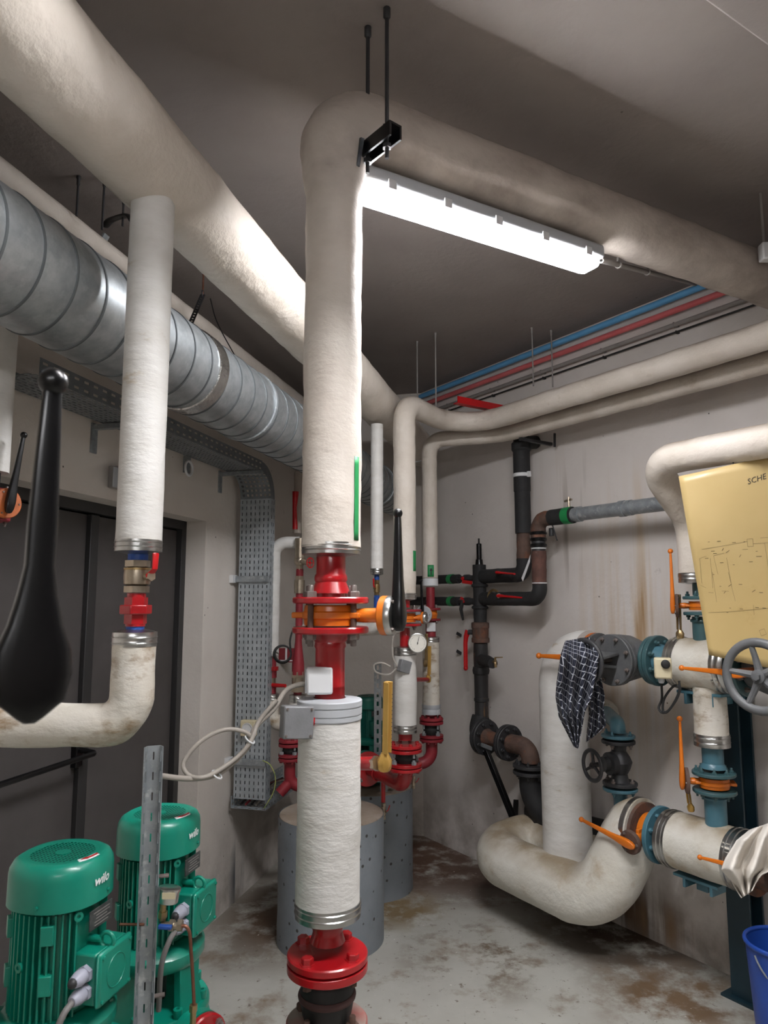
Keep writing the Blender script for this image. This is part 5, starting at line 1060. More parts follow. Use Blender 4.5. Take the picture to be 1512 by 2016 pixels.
# galvanised pipe
t = T('galvanised_pipe', 'galvanised pipe with green tape running right from the brown pipe behind the board', 'pipe', rw(sP2+.1, dd2, zg))
mb = MB(); mb.tube(path([rw(sP2+.10, dd2, zg), rw(sP2+.26, dd2, zg)], 1, step=.02), .044, 28, True, .05, 14); mk('black_sleeve', mb, BFOAM, t)
mb = MB(); mb.cyl(rw(sP2+.2, dd2, zg), rw(sP2+.25, dd2, zg), .046, 28); mk('green_tape', mb, GTAPE, t)
mb = MB(); mb.cyl(rw(sP2+.26, dd2, zg), rw(3.4, dd2, zg), .036, 28); mk('pipe', mb, GALV, t)
for ds, r in ((.28, .041), (.56, .041), (.60, .039)): mb = MB(); mb.cyl(rw(sP2+ds, dd2, zg), rw(sP2+ds+.03, dd2, zg), r, 28); mk('coupling', mb, GALV, t)
mb = MB(); mb.cyl(rw(sP2+.23, dd2, zg+.04), rw(sP2+.23, dd2, zg+.1), .007, 8); mb.bar(rw(sP2+.20, dd2, zg+.08), rw(sP2+.25, dd2, zg+.085), .01, .01); mk('vent_cock', mb, NICK, t)
mb = MB(); mb.cyl(RW(1085, 1040, .17), RW(1086, 1055, .17), .014, 12); mb.tube([RW(1088, 1035, .22), RW(1097, 1064, .24)], .004, 8); mk('drain_cock', mb, IROND, t)
# below the manifold
t = T('manifold_ball_valve', 'big worn iron ball valve with a long red lever below the black manifold', 'valve', M_(1250))
mb = MB(); mb.lathe([(.042, 0), (.056, .005), (.056, .03), (.05, .035), (.052, .09), (.056, .095), (.056, .125), (.042, .13)], M_(1266), Z, 28); mk('body', mb, RUST, t)
p = M_(1245)+(NR*.5-DR*.85).normalized()*.05; n_ = (NR*.5-DR*.85).normalized(); mb = MB(); mb.cyl(p-n_*.01, p+n_*.03, .016, 12); mk('stem', mb, IROND, t)
mb = MB(); p = p+n_*.03; mb.tube([p+Z*.01, p-Z*.03+n_*.015, p-Z*.07+n_*.02, p-Z*.22+n_*.02], [.02, .016, .014, .013], 10, flat=.5); mb.sphere(p-Z*.225+n_*.02, .015, 10); mk('lever', mb, REDL, t)
t = T('black_strainer_pipe', 'black pipe with rust drips and a side tap below the worn ball valve', 'pipe', M_(1420))
mb = MB(); mb.lathe([(.044, 0), (.046, .08), (.044, .14), (.05, .145), (.054, .165), (.05, .185), (.044, .19), (.042, .33), (.046, .335), (.046, .35), (.042, .355), (.042, .44), (.052, .49)], M_(1267), -Z, 28)
STR = mt('strainer_black', '2b2a2a', '232223', rough=.55, sc=10, stain='8a6238', st_sc=9, st_lo=.60, st_hi=.68, bump=.2, stretch=(2, 2, .35)); mk('strainer_body', mb, STR, t)
mb = MB(); mb.tube([M_(1298), RW(960, 1302, dm+.06), RW(970, 1306, dm+.10)], [.038, .036, .03], 20); mk('side_branch', mb, BFOAM, t)
mb = MB(); a = RW(975, 1303, dm+.11); mb.cyl(RW(970, 1303, dm+.09), a, .009, 10); mb.tube(spline([a, a+DR*.02+NR*.02, a+DR*.025-Z*.03+NR*.02]), .008, 10); mb.bar(a+Z*.025, a+Z*.03+DR*.06, .008, .006); mb.cyl(a, a+Z*.025, .006, 8); mk('drain_tap', mb, BRASS, t)
# flanges along the wall
dF_ = .17; zf = RW(975, 1456, dF_).z; sF = sr(M_(1450)); S_ = lambda u: sr(RW(u, 1456, dF_))
s1f, s2f = sr(RW(957, 1456, dF_)), sr(RW(1003, 1456, dF_))
t = T('black_flange_pipe', 'flanged iron pipe turning from the black strainer pipe along the right wall', 'pipe', rw(s1f, dF_, zf))
mb = MB(); mb.tube(path([M_(1412)-Z*.0, V3((M_(1).x, M_(1).y, zf))+(rw(0, dF_-dm, 0)-rw(0, 0, 0)), rw(s1f, dF_, zf)], .07, 10, .02), .062, 28, True, .04); mk('elbow', mb, BFOAM, t)
flange(t, rw(s1f, dF_, zf), DR, .105, .02, IROND, 8, .012, bm=IROND); mb = MB(); mb.lathe([(.05, 0), (.105, 0), (.105, .018), (.05, .018)], rw(s1f-.032, dF_, zf), DR, 36); mk('flange', mb, IROND, t, bev=.002)
mb = MB(); mb.tube([rw(s1f, dF_, zf), rw(s1f+.03, dF_, zf), rw(s1f+.06, dF_, zf), rw(s2f, dF_, zf)], [.058, .046, .04, .04], 24); mk('pipe', mb, RUST, t)
flange(t, rw(s2f, dF_, zf), DR, .102, .018, IROND, 8, .012, bm=IROND); mb = MB(); mb.lathe([(.05, 0), (.102, 0), (.102, .018), (.05, .018)], rw(s2f-.028, dF_, zf), DR, 36); mk('flange', mb, IROND, t, bev=.002)
sV = sr(RW(1045, 1510, dF_)); zV = rw(0, 0, 0).z + RW(1045, 1512, dF_).z
t = T('brown_elbow_pipe', 'rusty brown elbow pipe bending down to a black flange behind the white column', 'pipe', rw(sV, dF_, zV))
mb = MB(); mb.tube(path([rw(s2f+.01, dF_, zf), rw(sV, dF_, zf), rw(sV, dF_, zV+.03)], .13, 14, .02), .052, 28, True, .03); mk('elbow', mb, RUST, t)
flange(t, rw(sV, dF_, zV+.012), Z, .1, .018, IROND, 8, .011, bm=IROND); 
t = T('black_elbow_pipe', 'black elbow pipe below the black flange behind the white column', 'pipe', rw(sV, dF_, zV-.05))
flange(t, rw(sV, dF_, zV-.022), Z, .1, .018, IROND, 8, .011, bm=IROND, side=-1)
mb = MB(); mb.tube(path([rw(sV, dF_, zV-.03), rw(sV, dF_, zV-.25), rw(sV+.5, .085, zV-.25)], .17, 14, .02), .066, 28); mk('elbow', mb, BFOAM, t)
mb = MB(); p = RW(1058, 1602, .15); mb.lathe([(.02, 0), (.075, 0), (.075, .03), (.06, .05), (.03, .05)], p, (NR-DR*.3).normalized(), 28); mk('blank_cap', mb, BLKM, t)
t = T('pipe_stay', 'black steel stay bar slanting from the flange to the floor pipe on the right wall', 'bracket', RW(1012, 1608, .1))
mb = MB(); mb.bar(RW(957, 1478, .2), RW(1012, 1615, .16), .032, .03); mb.bar(RW(1014, 1615, .14), RW(1016, 1578, .03), .03, .03); mk('stay_bar', mb, BLK, t, bev=.002)
mb = MB(); mb.bar(RW(948, 1466, .22), RW(968, 1474, .22), .01, .02); mk('pin', mb, GALV, t)
for v in (1252, 1287): p = RW(906, v, .01); mb = MB(); mb.bar(p-NR*.01, p+NR*.03+Z*.02, .006, .02); S('wall_nail', 'bent dark nail in the right wall beside the worn ball valve, '+('upper' if v < 1260 else 'lower')+' one', 'nail', mb, IROND)
# ================================================================== RIGHT: BIG WHITE PIPES
dU = .32
wc = wcol(1112, 1480, dU); zU = RW(1302, 1301, dU).z
s_at = lambda u, d, v=1301: sr(RW(u, v, d))
# U pipe
b0 = RW(1068, 1640, .05); zU0 = .30
f1 = RW(1000, 1700, .42); f2 = RW(1165, 1757, .42)
zU0 = (f1.z+f2.z)/2
s_l = sr(f1)-.10
zL = RW(1297, 1642, dU).z
sUp = s_at(1222, .36, 1640)
t = T('floor_u_pipe', 'fat white insulated pipe looping low over the floor and up to the orange butterfly valve', 'pipe', rw(s_l+.3, .42, zU0))
sEnd = s_at(1266, dU, 1641)
s_b = sr(RW(1183, 1757, .42))
P = path([rw(s_l+.62, .135, zU0+.05), rw(s_l-.02, .135, zU0+.04), rw(s_l-.02, .44, zU0), rw(s_b, .44, zU0-.01), rw(s_b+.13, dU, zL), rw(sEnd, dU, zL)], [.135, .15, .23, .17], 14, .03)
def thick(p): return .132
mb = MB(); mb.tube(P, .131, 48, True, .035, 5); mk('insulation', mb, INSR, t, sharp=60)
mb = MB(); mb.lathe([(.129, -.012), (.134, -.01), (.134, .012), (.129, .014)], rw(sEnd-.02, dU, zL), DR, 44); mk('end_band', mb, ALU, t)
# white column joining it
t = T('white_column_pipe', 'white insulated vertical pipe with a rounded top elbow under the checked shirt', 'pipe', wc(1670))
zc = RW(1150, 1300, dU).z; sC = sr(wc(1480)); sEl = s_at(1158, dU)
mb = MB(); mb.tube(path([V3((wc(1).x, wc(1).y, zU0+.06)), V3((wc(1).x, wc(1).y, zU)), rw(max(sEl, sC+.18), dU, zU)], .165, 16, .03), .121, 44, True, .02, 5); mk('insulation', mb, INSW, t, sharp=60)
# gate valve with shirt handwheel
sG0, sG1, sG2 = s_at(1172, dU), s_at(1262, dU), s_at(1297, dU)
t = T('gate_valve', 'grey iron gate valve with bolted cover, its handwheel under the checked shirt', 'valve', rw(sG0, dU, zU))
flange(t, rw(sG0, dU, zU), DR, .11, .02, ORGD, 8, .011, bm=BOLT, name='rusty_flange'); mb = MB(); mb.lathe([(.06, 0), (.11, 0), (.11, .018), (.06, .018)], rw(sG0+.012, dU, zU), DR, 36); mk('inlet_flange', mb, IRON, t, bev=.002)
sm = sr(RW(1203, 1301, dU+.15))
mb = MB(); mb.lathe([(.075, .03), (.085, (sG1-sG0)*.3), (.108, (sG1-sG0)*.55), (.105, (sG1-sG0)*.75), (.082, (sG1-sG0)*1.0), (.08, sG2-sG0-.03)], rw(sG0, dU, zU), DR, 36); mk('valve_body', mb, IRON, t)
cc = rw(sm, dU, zU); mb = MB(); mb.cyl(cc, cc+NR*.12, .085, 32); mk('bonnet_neck', mb, IRON, t)
flange(t, cc+NR*.145, NR, .115, .02, IRON, 8, .010, bc=.098, bm=BOLT, name='bonnet_flange'); mb = MB(); mb.lathe([(.05, 0), (.115, 0), (.115, .018), (.05, .018)], cc+NR*.114, NR, 36); mk('bonnet_flange', mb, IRON, t, bev=.002)
for s_ in (-1, 1): mb = MB(); mb.bar(cc+NR*.155+Z*.03*s_, cc+NR*.29+Z*.012*s_, .1 if s_ > 0 else .07, .014); mk('yoke_arm', mb, IRON, t, bev=.003)
mb = MB(); mb.cyl(cc+NR*.15, cc+NR*.35, .011, 12); mk('stem', mb, BOLT, t)
handwheel(t, cc+NR*.33, NR, .105, IROND, 5, .012)
HWc = cc+NR*.33
# orange lever left of the column (butterfly lever hidden by shirt)
t = T('orange_lever', 'orange valve lever sticking out left over the white column beside the shirt', 'lever', RW(1150, 1292, .52))
lever(t, RW(1165, 1297, .50), RW(1061, 1291, .50)-RW(1165, 1297, .50), NR, (RW(1061, 1291, .50)-RW(1165, 1297, .50)).length, ORG, big=.9, ball=.045)
# blue flange
t = T('blue_flange_pipe', 'blue painted flange and pipe with bolts right of the grey gate valve', 'pipe', rw(sG2, dU, zU))
mb = MB(); mb.lathe([(.05, 0), (.108, 0), (.108, .018), (.05, .018)], rw(sG2-.034, dU, zU), DR, 36); mk('back_flange', mb, TEAL, t, bev=.002)
sR_ = s_at(1337, dU)
flange(t, rw(sG2, dU, zU), DR, .112, .022, TEAL, 8, .011, bm=TEAL, name='front_flange')
mb = MB(); mb.tube([rw(sG2, dU, zU), rw(sG2+.03, dU, zU), rw(sG2+.05, dU, zU), rw(sR_+.01, dU, zU)], [.075, .07, .064, .064], 28); mk('blue_pipe', mb, BLUE, t)
sW = s_at(1447, dU, 1320)
t = T('upper_white_pipe', 'upper white insulated pipe between the blue flange and the large handwheel', 'pipe', rw((sR_+sW)/2, dU, zU))
mb = MB(); mb.tube(path([rw(sR_+.02, dU, zU), rw(sW-.02, dU, zU)], 1, step=.03), .108, 44, True, .025, 6); mk('insulation', mb, INSR, t, sharp=60)
band(t, rw(sR_+.01, dU, zU), DR, .1085, .045); band(t, rw(sW-.02, dU, zU), -DR, .1085, .06)
p = rw((sR_*.55+sW*.45), dU, zU-.118); mb = MB(); mb.box(p, DR*.10, NR*.05, Z*.006); mb.box(p-Z*.025-DR*.06, DR*.006, NR*.05, Z*.024); mb.box(p-Z*.025+DR*.06, DR*.006, NR*.05, Z*.024); mk('saddle_support', mb, BLUE, t, bev=.002)
mb = MB(); mb.bar(p-Z*.04, p-Z*.04-NR*(dU-.004), .05, .03); mk('wall_arm', mb, BLUE, t)
# thermostat on the blue flange
c = RW(1305, 1315, .52); n_ = (NR*.8+DR*.6).normalized(); x, y, z = basis(n_, Z)
t = T('thermostat', 'cream thermostat box with a black knob in front of the blue flange', 'thermostat', c)
mb = MB(); mb.box(c, y*.034, x*.042, z*.028); mk('housing', mb, CREAM, t, bev=.007)
mb = MB(); kc = c+z*.0285+x*.018-y*.010*1; mb.lathe([(.018, 0), (.018, .008), (.013, .012), (.012, .018), (.009, .019)], kc, z, 20); mk('knob', mb, BLKM, t)
mb = MB(); mb.lathe([(.013, 0), (.013, .012), (.009, .02)], c-x*.042+y*.008, -x, 14); mk('gland', mb, GPL, t); mb = MB(); mb.cyl(c-z*.02, rw(sG2+.06, dU, zU)+Z*.02, .012, 12); mk('sensor_stub', mb, IROND, t)
g = c-x*.06+y*.008
Q = lambda u, v: RW(u, v, .47)
mb = MB(); mb.tube(spline([g, Q(1303, 1375), Q(1297, 1393), Q(1304, 1403), Q(1318, 1397), Q(1334, 1370), Q(1337, 1352), Q(1325, 1352), Q(1308, 1375), Q(1305, 1398), Q(1313, 1402), Q(1330, 1380), Q(1338, 1360), Q(1337, 1340)]), .005, 8); S('black_cable', 'black cable looped below the cream thermostat', 'cable', mb, BLKM)
# valve and big handwheel at the right edge
sB2 = sW+.05
t = T('gate_valve', 'grey gate valve with a large spoked handwheel at the right frame edge', 'valve', rw(sB2, dU, zU))
flange(t, rw(sB2, dU, zU), -DR, .115, .02, TEAL, 8, .011, bm=BOLT, side=-1, name='flange'); mb = MB(); mb.lathe([(.075, .02), (.1, .1), (.105, .16), (.08, .26)], rw(sB2, dU, zU), DR, 32); mk('valve_body', mb, IRON, t)
HC = RW(1494, 1332, .72); HB = rw(sr(HC), dU, HC.z); mb = MB(); mb.cyl(HB+NR*.05, HC-NR*.02, .012, 12); mk('stem', mb, BOLT, t); mb = MB(); mb.cyl(HB, HB+NR*.19, .065, 24); mb.lathe([(.05, 0), (.1, 0), (.1, .02), (.05, .02)], HB+NR*.17, NR, 32); mk('bonnet', mb, IRON, t)
handwheel(t, HC, NR, .13, IRON, 5, .016, ph=.2)
t = T('orange_lever', 'orange valve lever in front of the upper white pipe pointing left from the large handwheel', 'lever', RW(1440, 1325, .53))
a, b = RW(1450, 1326, .52), RW(1342, 1315, .52); lever(t, a, b-a, NR, (b-a).length, ORG, big=.95, ball=.05)
mb = MB(); mb.cyl(a-NR*.2, a, .018, 12); mk('stem', mb, ORGD, t)
# riser from the upper white pipe with its butterfly valve
dV = .32; sT_ = sr(RW(1384, 1225, dV)); tv = wcol(1382, 1200, dV); 
t = T('green_riser_pipe', 'dark green flanged riser out of the upper white pipe left of the board', 'pipe', rw(sT_, dU, zU+.1))
tvp = lambda v: V3((tv(1).x, tv(1).y, tv(v).z))
mb = MB(); mb.cyl(V3((tv(1).x, tv(1).y, zU+.09)), tvp(1214), .042, 24); mb.torus(tvp(1222), Z, .042, .008, 24, 8); mk('lower_pipe', mb, TEAL, t)
flange(t, tvp(1208), Z, .075, .014, TEAL, 4, .010, bm=TEAL, side=-1); flange(t, tvp(1177), Z, .075, .014, TEAL, 4, .010, bm=TEAL)
mb = MB(); mb.cyl(tvp(1172), tvp(1140), .034, 24); mk('upper_pipe', mb, TEAL, t)
butterfly('orange butterfly valve with an upright orange lever at the left edge of the board', tvp(1192.5), Z, -DR+NR*.7, .075, .038, .092, V3((-.09, .0, 1)), .235, mplate=RUST, mlever=ORG, pr=.05, big=.75, disc=False)
thermo('weathered brass thermometer below the orange lever beside the dark green riser', RW(1339, 1257, .34), RW(1337, 1185, .34)-RW(1339, 1257, .34), NR, .19, BRASS)
# pipe D: elbow above the board
dD = .62; rDd = .062; zD2 = RW(1400, 888, dD).z
Dv = wcol(1362, 1050, .34)
sDe = sr(RW(1288, 905, dD))
t = T('elbow_pipe', 'cream insulated pipe above the board bending back and down to the dark green riser', 'pipe', Dv(1125))
zDk = RW(1330, 1030, .36).z
P = path([Dv(1128), V3((Dv(1).x, Dv(1).y, Dv(1030).z)), rw(sDe-.02, dD, zD2), rw(sDe+1.6, dD, zD2)], [.16, .13], 16, .03)
mb = MB(); mb.tube(P, rDd, 40, True, .03, 8); mk('insulation', mb, INS, t, sharp=60)
band(t, Dv(1138), Z, .064, .04)
# drop from the upper white pipe to the lower white pipe
dd = .32; Fv = wcol(1404, 1500, dd); fv = lambda v: Fv(v)
t = T('blue_drop_pipe', 'blue painted flanged pipe dropping between the two big white pipes', 'pipe', fv(1470))
mb = MB(); mb.tube(path([V3((Fv(1).x, Fv(1).y, zU-.09)), fv(1448)], 1, step=.03), .066, 32, True, .03); mk('insulation', mb, INSD, t); band(t, fv(1456), Z, .07, .05)
mb = MB(); mb.cyl(fv(1512), fv(1460), .042, 28); mb.lathe([(.042, 0), (.05, .012), (.052, .02)], fv(1502), -Z, 28); mk('blue_pipe', mb, BLUE, t); mb = MB(); mb.cyl(fv(1625), fv(1562), .043, 28); mk('blue_pipe', mb, BLUE, t); mb = MB(); mb.torus(fv(1570), Z, .043, .005, 28, 8); mk('weld_seam', mb, BLUE, t)
flange(t, fv(1522), Z, .085, .014, TEAL, 8, .0095, bm=TEAL); flange(t, fv(1557), Z, .085, .014, TEAL, 8, .0095, bm=TEAL, side=-1)
butterfly('orange butterfly valve with an upright lever between the two big white pipes', fv(1540), Z, -DR*.8+NR*.7, .085, .042, .098, V3((-.06, 0, 1)), .25, mplate=RUST, mlever=ORG, pr=.052, big=.75, disc=False)
thermo('brass thermometer standing on the lower white pipe', RW(1361, 1598, .32), RW(1352, 1530, .32)-RW(1361, 1598, .32), NR, .165, GOLD)
# lower valve and white pipe
sv0, sv1 = s_at(1272, dU, 1640), s_at(1300, dU, 1642); sx0, sx1 = s_at(1322, dU, 1645), s_at(1466, dU, 1680)
t = T('blue_flange_pipe', 'blue flange with bolts right of the big orange butterfly valve on the lower white pipe', 'pipe', rw(sv1, dU, zL))
flange(t, rw(sv1, dU, zL), DR, .12, .022, BLUE, 8, .011, bm=BLUE); mb = MB(); mb.cyl(rw(sv1, dU, zL), rw(sx0+.01, dU, zL), .07, 24); mk('pipe', mb, BLUE, t)
sm = (sv0+sv1)/2-.008; mb = MB(); mb.lathe([(.06, -.01), (.118, -.01), (.118, .006), (.06, .006)], rw(sEnd+.012, dU, zL), DR, 36); S('rusty_flange', 'rusty flange between the floor loop pipe and the big orange valve', 'flange', mb, RUST)
butterfly('big orange butterfly valve with a level lever at the end of the floor loop pipe', rw((sEnd+.02+sv1-.012)/2, dU, zL), DR, NR-Z*.1, .115, max(.03, sv1-sEnd-.036), .145, -DR+Z*.16, .25, mplate=RUST, mlever=ORG, pr=.05, big=.9, disc=False)
t = T('lower_white_pipe', 'lower white insulated pipe with steel bands right of the blue flange', 'pipe', rw((sx0+sx1)/2, dU, zL))
mb = MB(); mb.tube(path([rw(sx0+.02, dU, zL), rw(sx1, dU, zL)], 1, step=.03), .115, 44, True, .025, 6); mk('insulation', mb, INSR, t, sharp=60)
band(t, rw(sx0+.01, dU, zL), DR, .1155, .05); band(t, rw(sx1-.01, dU, zL), -DR, .1155, .06)
p = rw((sx0+sx1)/2-.03, dU, zL-.125); mb = MB(); mb.box(p, DR*.10, NR*.05, Z*.006); mb.box(p-Z*.02-DR*.05, DR*.006, NR*.05, Z*.02); mb.box(p-Z*.02+DR*.07, DR*.006, NR*.05, Z*.02); mk('saddle_support', mb, BLUE, t, bev=.002); mb = MB(); mb.bar(p-Z*.035, p-Z*.035-NR*(dU-.004), .05, .03); mk('wall_arm', mb, BLUE, t)
t = T('rusty_valve_end', 'dark rusty flanged valve half hidden under the white rag at the right edge', 'valve', rw(sx1+.1, dU, zL))
flange(t, rw(sx1+.05, dU, zL), DR, .115, .02, RUST, 8, .011, side=-1); mb = MB(); mb.cyl(rw(sx1+.06, dU, zL), rw(sx1+.3, dU, zL), .085, 24); mk('valve_body', mb, RUST, t); flange(t, rw(sx1+.3, dU, zL), DR, .115, .02, RUST, 8, .011)
t = T('orange_lever', 'orange valve lever poking out below the white rag on the lower white pipe', 'lever', RW(1440, 1704, .52))
a, b = RW(1478, 1713, .52), RW(1378, 1688, .52); lever(t, a, b-a, NR, (b-a).length, ORG, big=.9, ball=.05); mb = MB(); mb.cyl(a-NR*.12, a, .018, 12); mk('stem', mb, ORGD, t)
RAGC = a
# globe valve on the small blue pipe
dg_ = .28; g_ = wcol(1219, 1500, dg_)
t = T('blue_wall_elbow', 'small blue elbow pipe coming out of an insulated hole in the right wall', 'pipe', g_(1440))
zw = RW(1188, 1398, .04).z
mb = MB(); pw = RW(1190, 1400, .02); mb.tube(path([pw, V3((g_(1).x, g_(1).y, pw.z-.0)), g_(1442)], .10, 12), .036, 24); mk('blue_pipe', mb, BLUE, t)
mb = MB(); mb.lathe([(.04, .0), (.062, .0), (.066, .04), (.06, .09), (.04, .09)], RW(1190, 1400, .003), (V3((g_(1).x, g_(1).y, 0))-V3((pw.x, pw.y, 0))), 28); mk('insulation_collar', mb, INSD, t)
flange(t, g_(1449), Z, .078, .014, BLUE, 4, .010, bm=BLUE)
t = T('globe_valve', 'dark iron globe valve with a small handwheel between blue flanges', 'valve', g_(1500))
flange(t, g_(1460), Z, .078, .016, IROND, 4, .010, side=-1); flange(t, g_(1542), Z, .08, .016, IROND, 4, .010)
mb = MB(); mb.lathe([(.05, 0), (.036, .015), (.034, .035), (.05, .06), (.06, .085), (.05, .115), (.036, .14), (.042, .175), (.055, .19)], g_(1463), -Z, 28); mk('valve_body', mb, IROND, t)
hc = RW(1166, 1507, .42); hd_ = (hc-g_(1502)); hd_.z = 0; hd_.normalize(); mb = MB(); mb.lathe([(.052, .03), (.052, .06), (.034, .065), (.034, .09), (.02, .1), (.012, .11), (.01, (hc-g_(1502)).length)], g_(1502), hd_, 24); mk('bonnet', mb, IROND, t)
handwheel(t, hc, (hd_+NR*.25).normalized(), .078, IROND, 3, .010)
t = T('blue_lower_pipe', 'short blue flanged pipe from the globe valve into the floor loop pipe', 'pipe', g_(1580)); flange(t, g_(1553), Z, .08, .014, BLUE, 4, .010, bm=BLUE, side=-1); mb = MB(); mb.cyl(g_(1592), g_(1556), .032, 24); mk('blue_pipe', mb, BLUE, t)
# navy column
pn_ = RW(1462, 1700, .10); y_ = pn_.y
t = T('steel_column', 'dark blue painted steel column against the right wall near the frame edge', 'column', V3((pn_.x, pn_.y, 0)))
zt__ = 1.31
for o_, hw, th in ((.05, .05, .006), (-.05, .05, .006)): mb = MB(); mb.box(pn_-Z*pn_.z+NR*o_+Z*(zt__/2), DR*hw, NR*th, Z*zt__/2); mk('column_face', mb, NAVY, t, bev=.002)
mb = MB(); mb.box(pn_-Z*pn_.z+Z*(zt__/2), DR*.005, NR*.045, Z*zt__/2); mk('column_web', mb, NAVY, t)
mb = MB(); mb.box(pn_-Z*pn_.z+Z*.005, DR*.08, NR*.085, Z*.005); mk('base_plate', mb, NAVY, t)
# bucket
pb = Zp(1560, 1985, 0); pb = D(1548, 1930, 2.45); pb.z = 0; rb = .125
t = T('bucket', 'blue plastic bucket on the floor cut by the right frame edge', 'bucket', pb)
zb_ = D(1480, 1862, 2.45).z
mb = MB(); mb.lathe([(.0, .004), (rb*.72, .004), (rb*.74, .02), (rb*.97, zb_-.02), (rb*.98, zb_-.005), (rb*.93, zb_-.005), (rb*.7, .012), (0, .012)], pb, Z, 44); mk('bucket_body', mb, BUCK, t)
mb = MB(); mb.torus(pb+Z*zb_, Z, rb*.985, .007, 48, 10, 1.2); mk('rim', mb, BUCK, t)
mb = MB(); ax_ = V3((.3, -.95, 0)).normalized(); pe_ = Z.cross(ax_); hp = [pb+Z*(zb_-.02)+pe_*math.cos(a)*rb*1.03+ax_*math.sin(a)*rb*.5-Z*math.sin(a)*rb*.95 for a in [math.pi*k/20 for k in range(21)]]; mb.tube(hp, .003, 8); mk('handle', mb, GALV, t)
# ================================================================== SCHEMATIC BOARD
B00, B01 = D(1336, 938, 2.72), D(1660, 866, 2.5); B10, B11 = D(1396, 1290, 2.70), D(1660, 1340, 2.52)
bn = (B01-B00).cross(B10-B00).normalized()
if bn.y > 0: bn = -bn
def bpt(a, b, off=0):
    p = (B00*(1-a)+B01*a)*(1-b)+(B10*(1-a)+B11*a)*b
    bul = .022*math.sin(math.pi*min(1, a*1.0))+.010*math.sin(2*math.pi*b)*(1-a)-.012*max(0, .18-a)/.18*(1-b*.6)
    return p+bn*(bul+off)
BOARD = mt('yellowed_board', 'cbb27c', 'c2a870', rough=.42, sc=2, stain='b3955c', st_sc=5, st_lo=.66, st_hi=.8, coat=.1)
t = T('schematic_board', 'curled yellowed schematic sheet with faint diagram lines at the right frame edge', 'board', bpt(.5, .5))
mb = MB(); mb.grid([[bpt(i/24, j/24) for i in range(25)] for j in range(25)]); mk('sheet', mb, BOARD, t, solid=.003, sharp=80)
def b_inv(u, v):   # nearest sheet parameters for a photographed spot (used once, to lay out the print)
    best = None
    for i in range(81):
        for j in range(81):
            p = bpt(i/80, j/80)-CAM; q = (756+F*p.dot(RT)/p.dot(FW)-u)**2+(1008-F*p.dot(UP)/p.dot(FW)-v)**2
            if best is None or q < best[0]: best = (q, i/80, j/80)
    return best[1:]
sizeA = (B01-B00).length; sizeB = (B10-B00).length
vs, fs = textmesh('SCHE', .027, 0, 0); a0, b0 = b_inv(1472, 952); a1, b1 = b_inv(1511, 942)
ux, uy = (a1-a0), (b1-b0); ln = math.hypot(ux*sizeA, uy*sizeB); ux /= ln; uy /= ln
mb = MB(); mb.add([bpt(a0+v.x*ux+v.y*uy*0, b0+v.x*uy-v.y/sizeB, .0026) for v in vs], fs); mk('lettering', mb, INK, t, smooth=False)
PINV = {}
def pv(u, v):
    k = (u, v)
    if k not in PINV:
        p00 = b_inv(u, v); PINV[k] = p00
    return PINV[k]
lines = MB()
def bl(u0, v0, u1, v1, w_=.0009):
    a0, b0 = pv(u0, v0); a1, b1 = pv(u1, v1); n = 6; dx, dy = (a1-a0)*sizeA, (b1-b0)*sizeB; l = math.hypot(dx, dy) or 1; nx, ny = -dy/l*w_/sizeA, dx/l*w_/sizeB
    G = [[bpt(a0+(a1-a0)*k/n+s_*nx, b0+(b1-b0)*k/n+s_*ny, .0024) for k in range(n+1)] for s_ in (-.5, .5)]; lines.grid(G)
for L_ in ((1380, 1082, 1472, 1064), (1472, 1062, 1472, 1076), (1472, 1076, 1482, 1076), (1482, 1076, 1482, 1060), (1472, 1062, 1482, 1060), (1482, 1072, 1512, 1066), (1378, 1098, 1392, 1095), (1378, 1098, 1382, 1150), (1406, 1094, 1424, 1090), (1406, 1094, 1414, 1132), (1400, 1100, 1404, 1160), (1404, 1128, 1408, 1158), (1432, 1100, 1440, 1160), (1434, 1126, 1440, 1154), (1380, 1150, 1390, 1158), (1408, 1160, 1412, 1185), (1442, 1160, 1446, 1184), (1394, 1207, 1512, 1199), (1484, 1192, 1484, 1212), (1460, 1080, 1474, 1080), (1496, 1060, 1512, 1057), (1506, 1070, 1512, 1120), (1496, 1240, 1506, 1238), (1496, 1240, 1498, 1252), (1498, 1252, 1507, 1250), (1506, 1238, 1507, 1250), (1422, 1164, 1436, 1162), (1396, 1168, 1404, 1167)): bl(*L_)
random.seed(3)
for k in range(34): u = random.uniform(1384, 1505); v = random.choice((1096, 1110, 1130, 1150, 1164, 1086, 1196, 1203, 1070))+random.uniform(-4, 4); bl(u, v, u+random.uniform(2, 7), v-1, .0018)
mk('diagram_lines', lines, mt('faint_ink', '6d6040', rough=.7), t, smooth=False)
mb = MB(); p = bpt(.35, .0); mb.tube([p-bn*.004, p-bn*.02+Z*.05, p-bn*.06+Z*.06], .003, 8); mk('hanging_wire', mb, IROND, t)
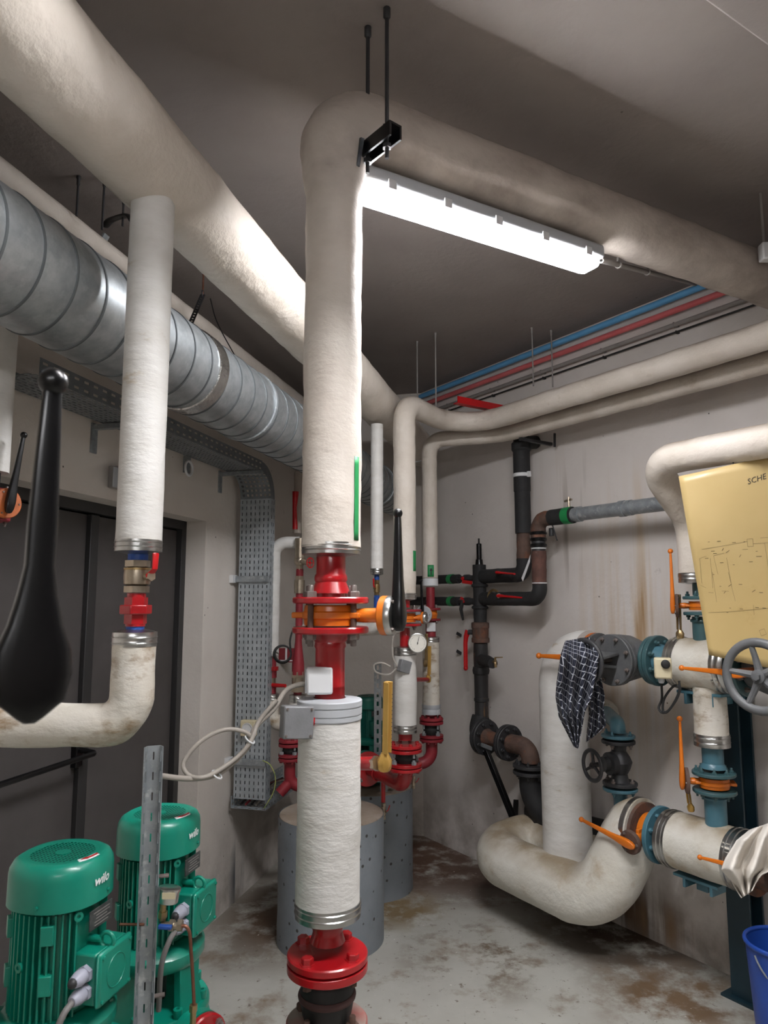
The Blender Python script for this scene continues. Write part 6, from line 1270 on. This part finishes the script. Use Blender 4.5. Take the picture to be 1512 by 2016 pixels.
# ================================================================== SHIRT AND RAG
def plaid():
    m, N, L, col, mix, ramp, nz, b, tc = mat('plaid_cloth', '1a1d29', '232738', rough=.85, sc=40)
    uv = N.new('ShaderNodeUVMap'); sp = N.new('ShaderNodeSeparateXYZ'); L.new(uv.outputs[0], sp.inputs[0])
    def stripe(ch, n, wd):
        a = N.new('ShaderNodeMath'); a.operation = 'MULTIPLY'; a.inputs[1].default_value = n; L.new(sp.outputs[ch], a.inputs[0])
        f = N.new('ShaderNodeMath'); f.operation = 'FRACT'; L.new(a.outputs[0], f.inputs[0]); return ramp(f.outputs[0], wd, wd*.8)
    c = mix(stripe('X', 1, .14), col, lin('b4b6be')); c = mix(stripe('Y', 1, .14), c, lin('b4b6be')); L.new(c, b.inputs['Base Color']); return m
PLAID = plaid()
def cloth(rows, depth, folds, amp, seed, nx=48, k=8, pitch=None, dgrow=None):
    """draped cloth: rows of (left uv, right uv) from top to bottom; folds run down the cloth"""
    R = []
    for a, b in zip(rows, rows[1:]):
        for j in range(k): f = j/k; R.append([a[i]+(b[i]-a[i])*f for i in range(5)])
    R.append(list(rows[-1])); P = []; UV = []; arc = 0; pu = None
    for i, r in enumerate(R):
        row = []; f = i/(len(R)-1)
        for j in range(nx+1):
            g = j/nx; u = r[0]+(r[2]-r[0])*g; v = r[1]+(r[3]-r[1])*g
            ph = g*folds*2*math.pi+seed+1.2*math.sin(3*f+seed)
            d = depth+r[4]+amp*(.35+.65*f)*math.sin(ph)+amp*.9*noise.noise(V3((g*5, f*4, seed)))
            row.append(D(u, v, d))
        P.append(row)
    mb = MB(); mb.grid(P)
    if pitch:
        uv = [None]*len(mb.v); n = nx+1; cum = [0]*n
        mid = [sum(((P[i][n//2]-P[i-1][n//2]).length for i in range(1, q+1)), 0) for q in range(len(P))]
        for i in range(len(P)):
            x = -sum((P[i][j]-P[i][j-1]).length for j in range(1, n//2+1))
            for j in range(n):
                if j: x += (P[i][j]-P[i][j-1]).length
                uv[i*n+j] = ((x+.28*mid[i]+5)/pitch, (mid[i]-.28*x+5)/pitch)
        mb.uv = uv
    return mb
t = T('checked_shirt', 'black and white checked shirt hung over the handwheel of the grey gate valve', 'shirt', D(1145, 1300, 3.0))
ds = (HWc-CAM).dot(FW)-.06
mk('body_cloth', cloth([(1113, 1262, 1160, 1254, .10), (1104, 1290, 1180, 1290, -.02), (1096, 1345, 1176, 1320, -.03), (1094, 1372, 1166, 1370, -.02), (1100, 1410, 1152, 1400, -.02), (1120, 1450, 1144, 1440, -.02), (1130, 1470, 1138, 1474, -.02)], ds, 3.6, .045, 1.3, pitch=.032), PLAID, t, solid=.0025, sharp=180)
mk('tail_cloth', cloth([(1148, 1300, 1180, 1294, .0), (1156, 1345, 1182, 1330, .01), (1158, 1380, 1190, 1370, .02), (1160, 1410, 1188, 1400, .02), (1156, 1440, 1193, 1428, .02), (1154, 1461, 1174, 1446, .02)], ds+.015, 2.3, .034, 2.9, nx=28, pitch=.032), PLAID, t, solid=.0025, sharp=180)
RAG = mt('rag_cloth', 'e2dcd3', 'd6cfc5', rough=.85, sc=8, stain='b9a98f', st_sc=6, st_lo=.66, st_hi=.8, bump=.4, bsc=20)
dr2 = (RAGC-CAM).dot(FW)-.10
t = T('white_rag', 'crumpled white rag draped over the lever at the right frame edge', 'cloth', RAGC)
mk('rag_cloth', cloth([(1476, 1634, 1545, 1610, .10), (1450, 1655, 1545, 1640, .0), (1428, 1690, 1540, 1680, -.02), (1420, 1712, 1530, 1708, -.02), (1440, 1736, 1500, 1722, -.02), (1452, 1756, 1488, 1738, -.02), (1460, 1768, 1480, 1754, -.02)], dr2, 2.6, .045, .6), RAG, t, solid=.003, sharp=180)
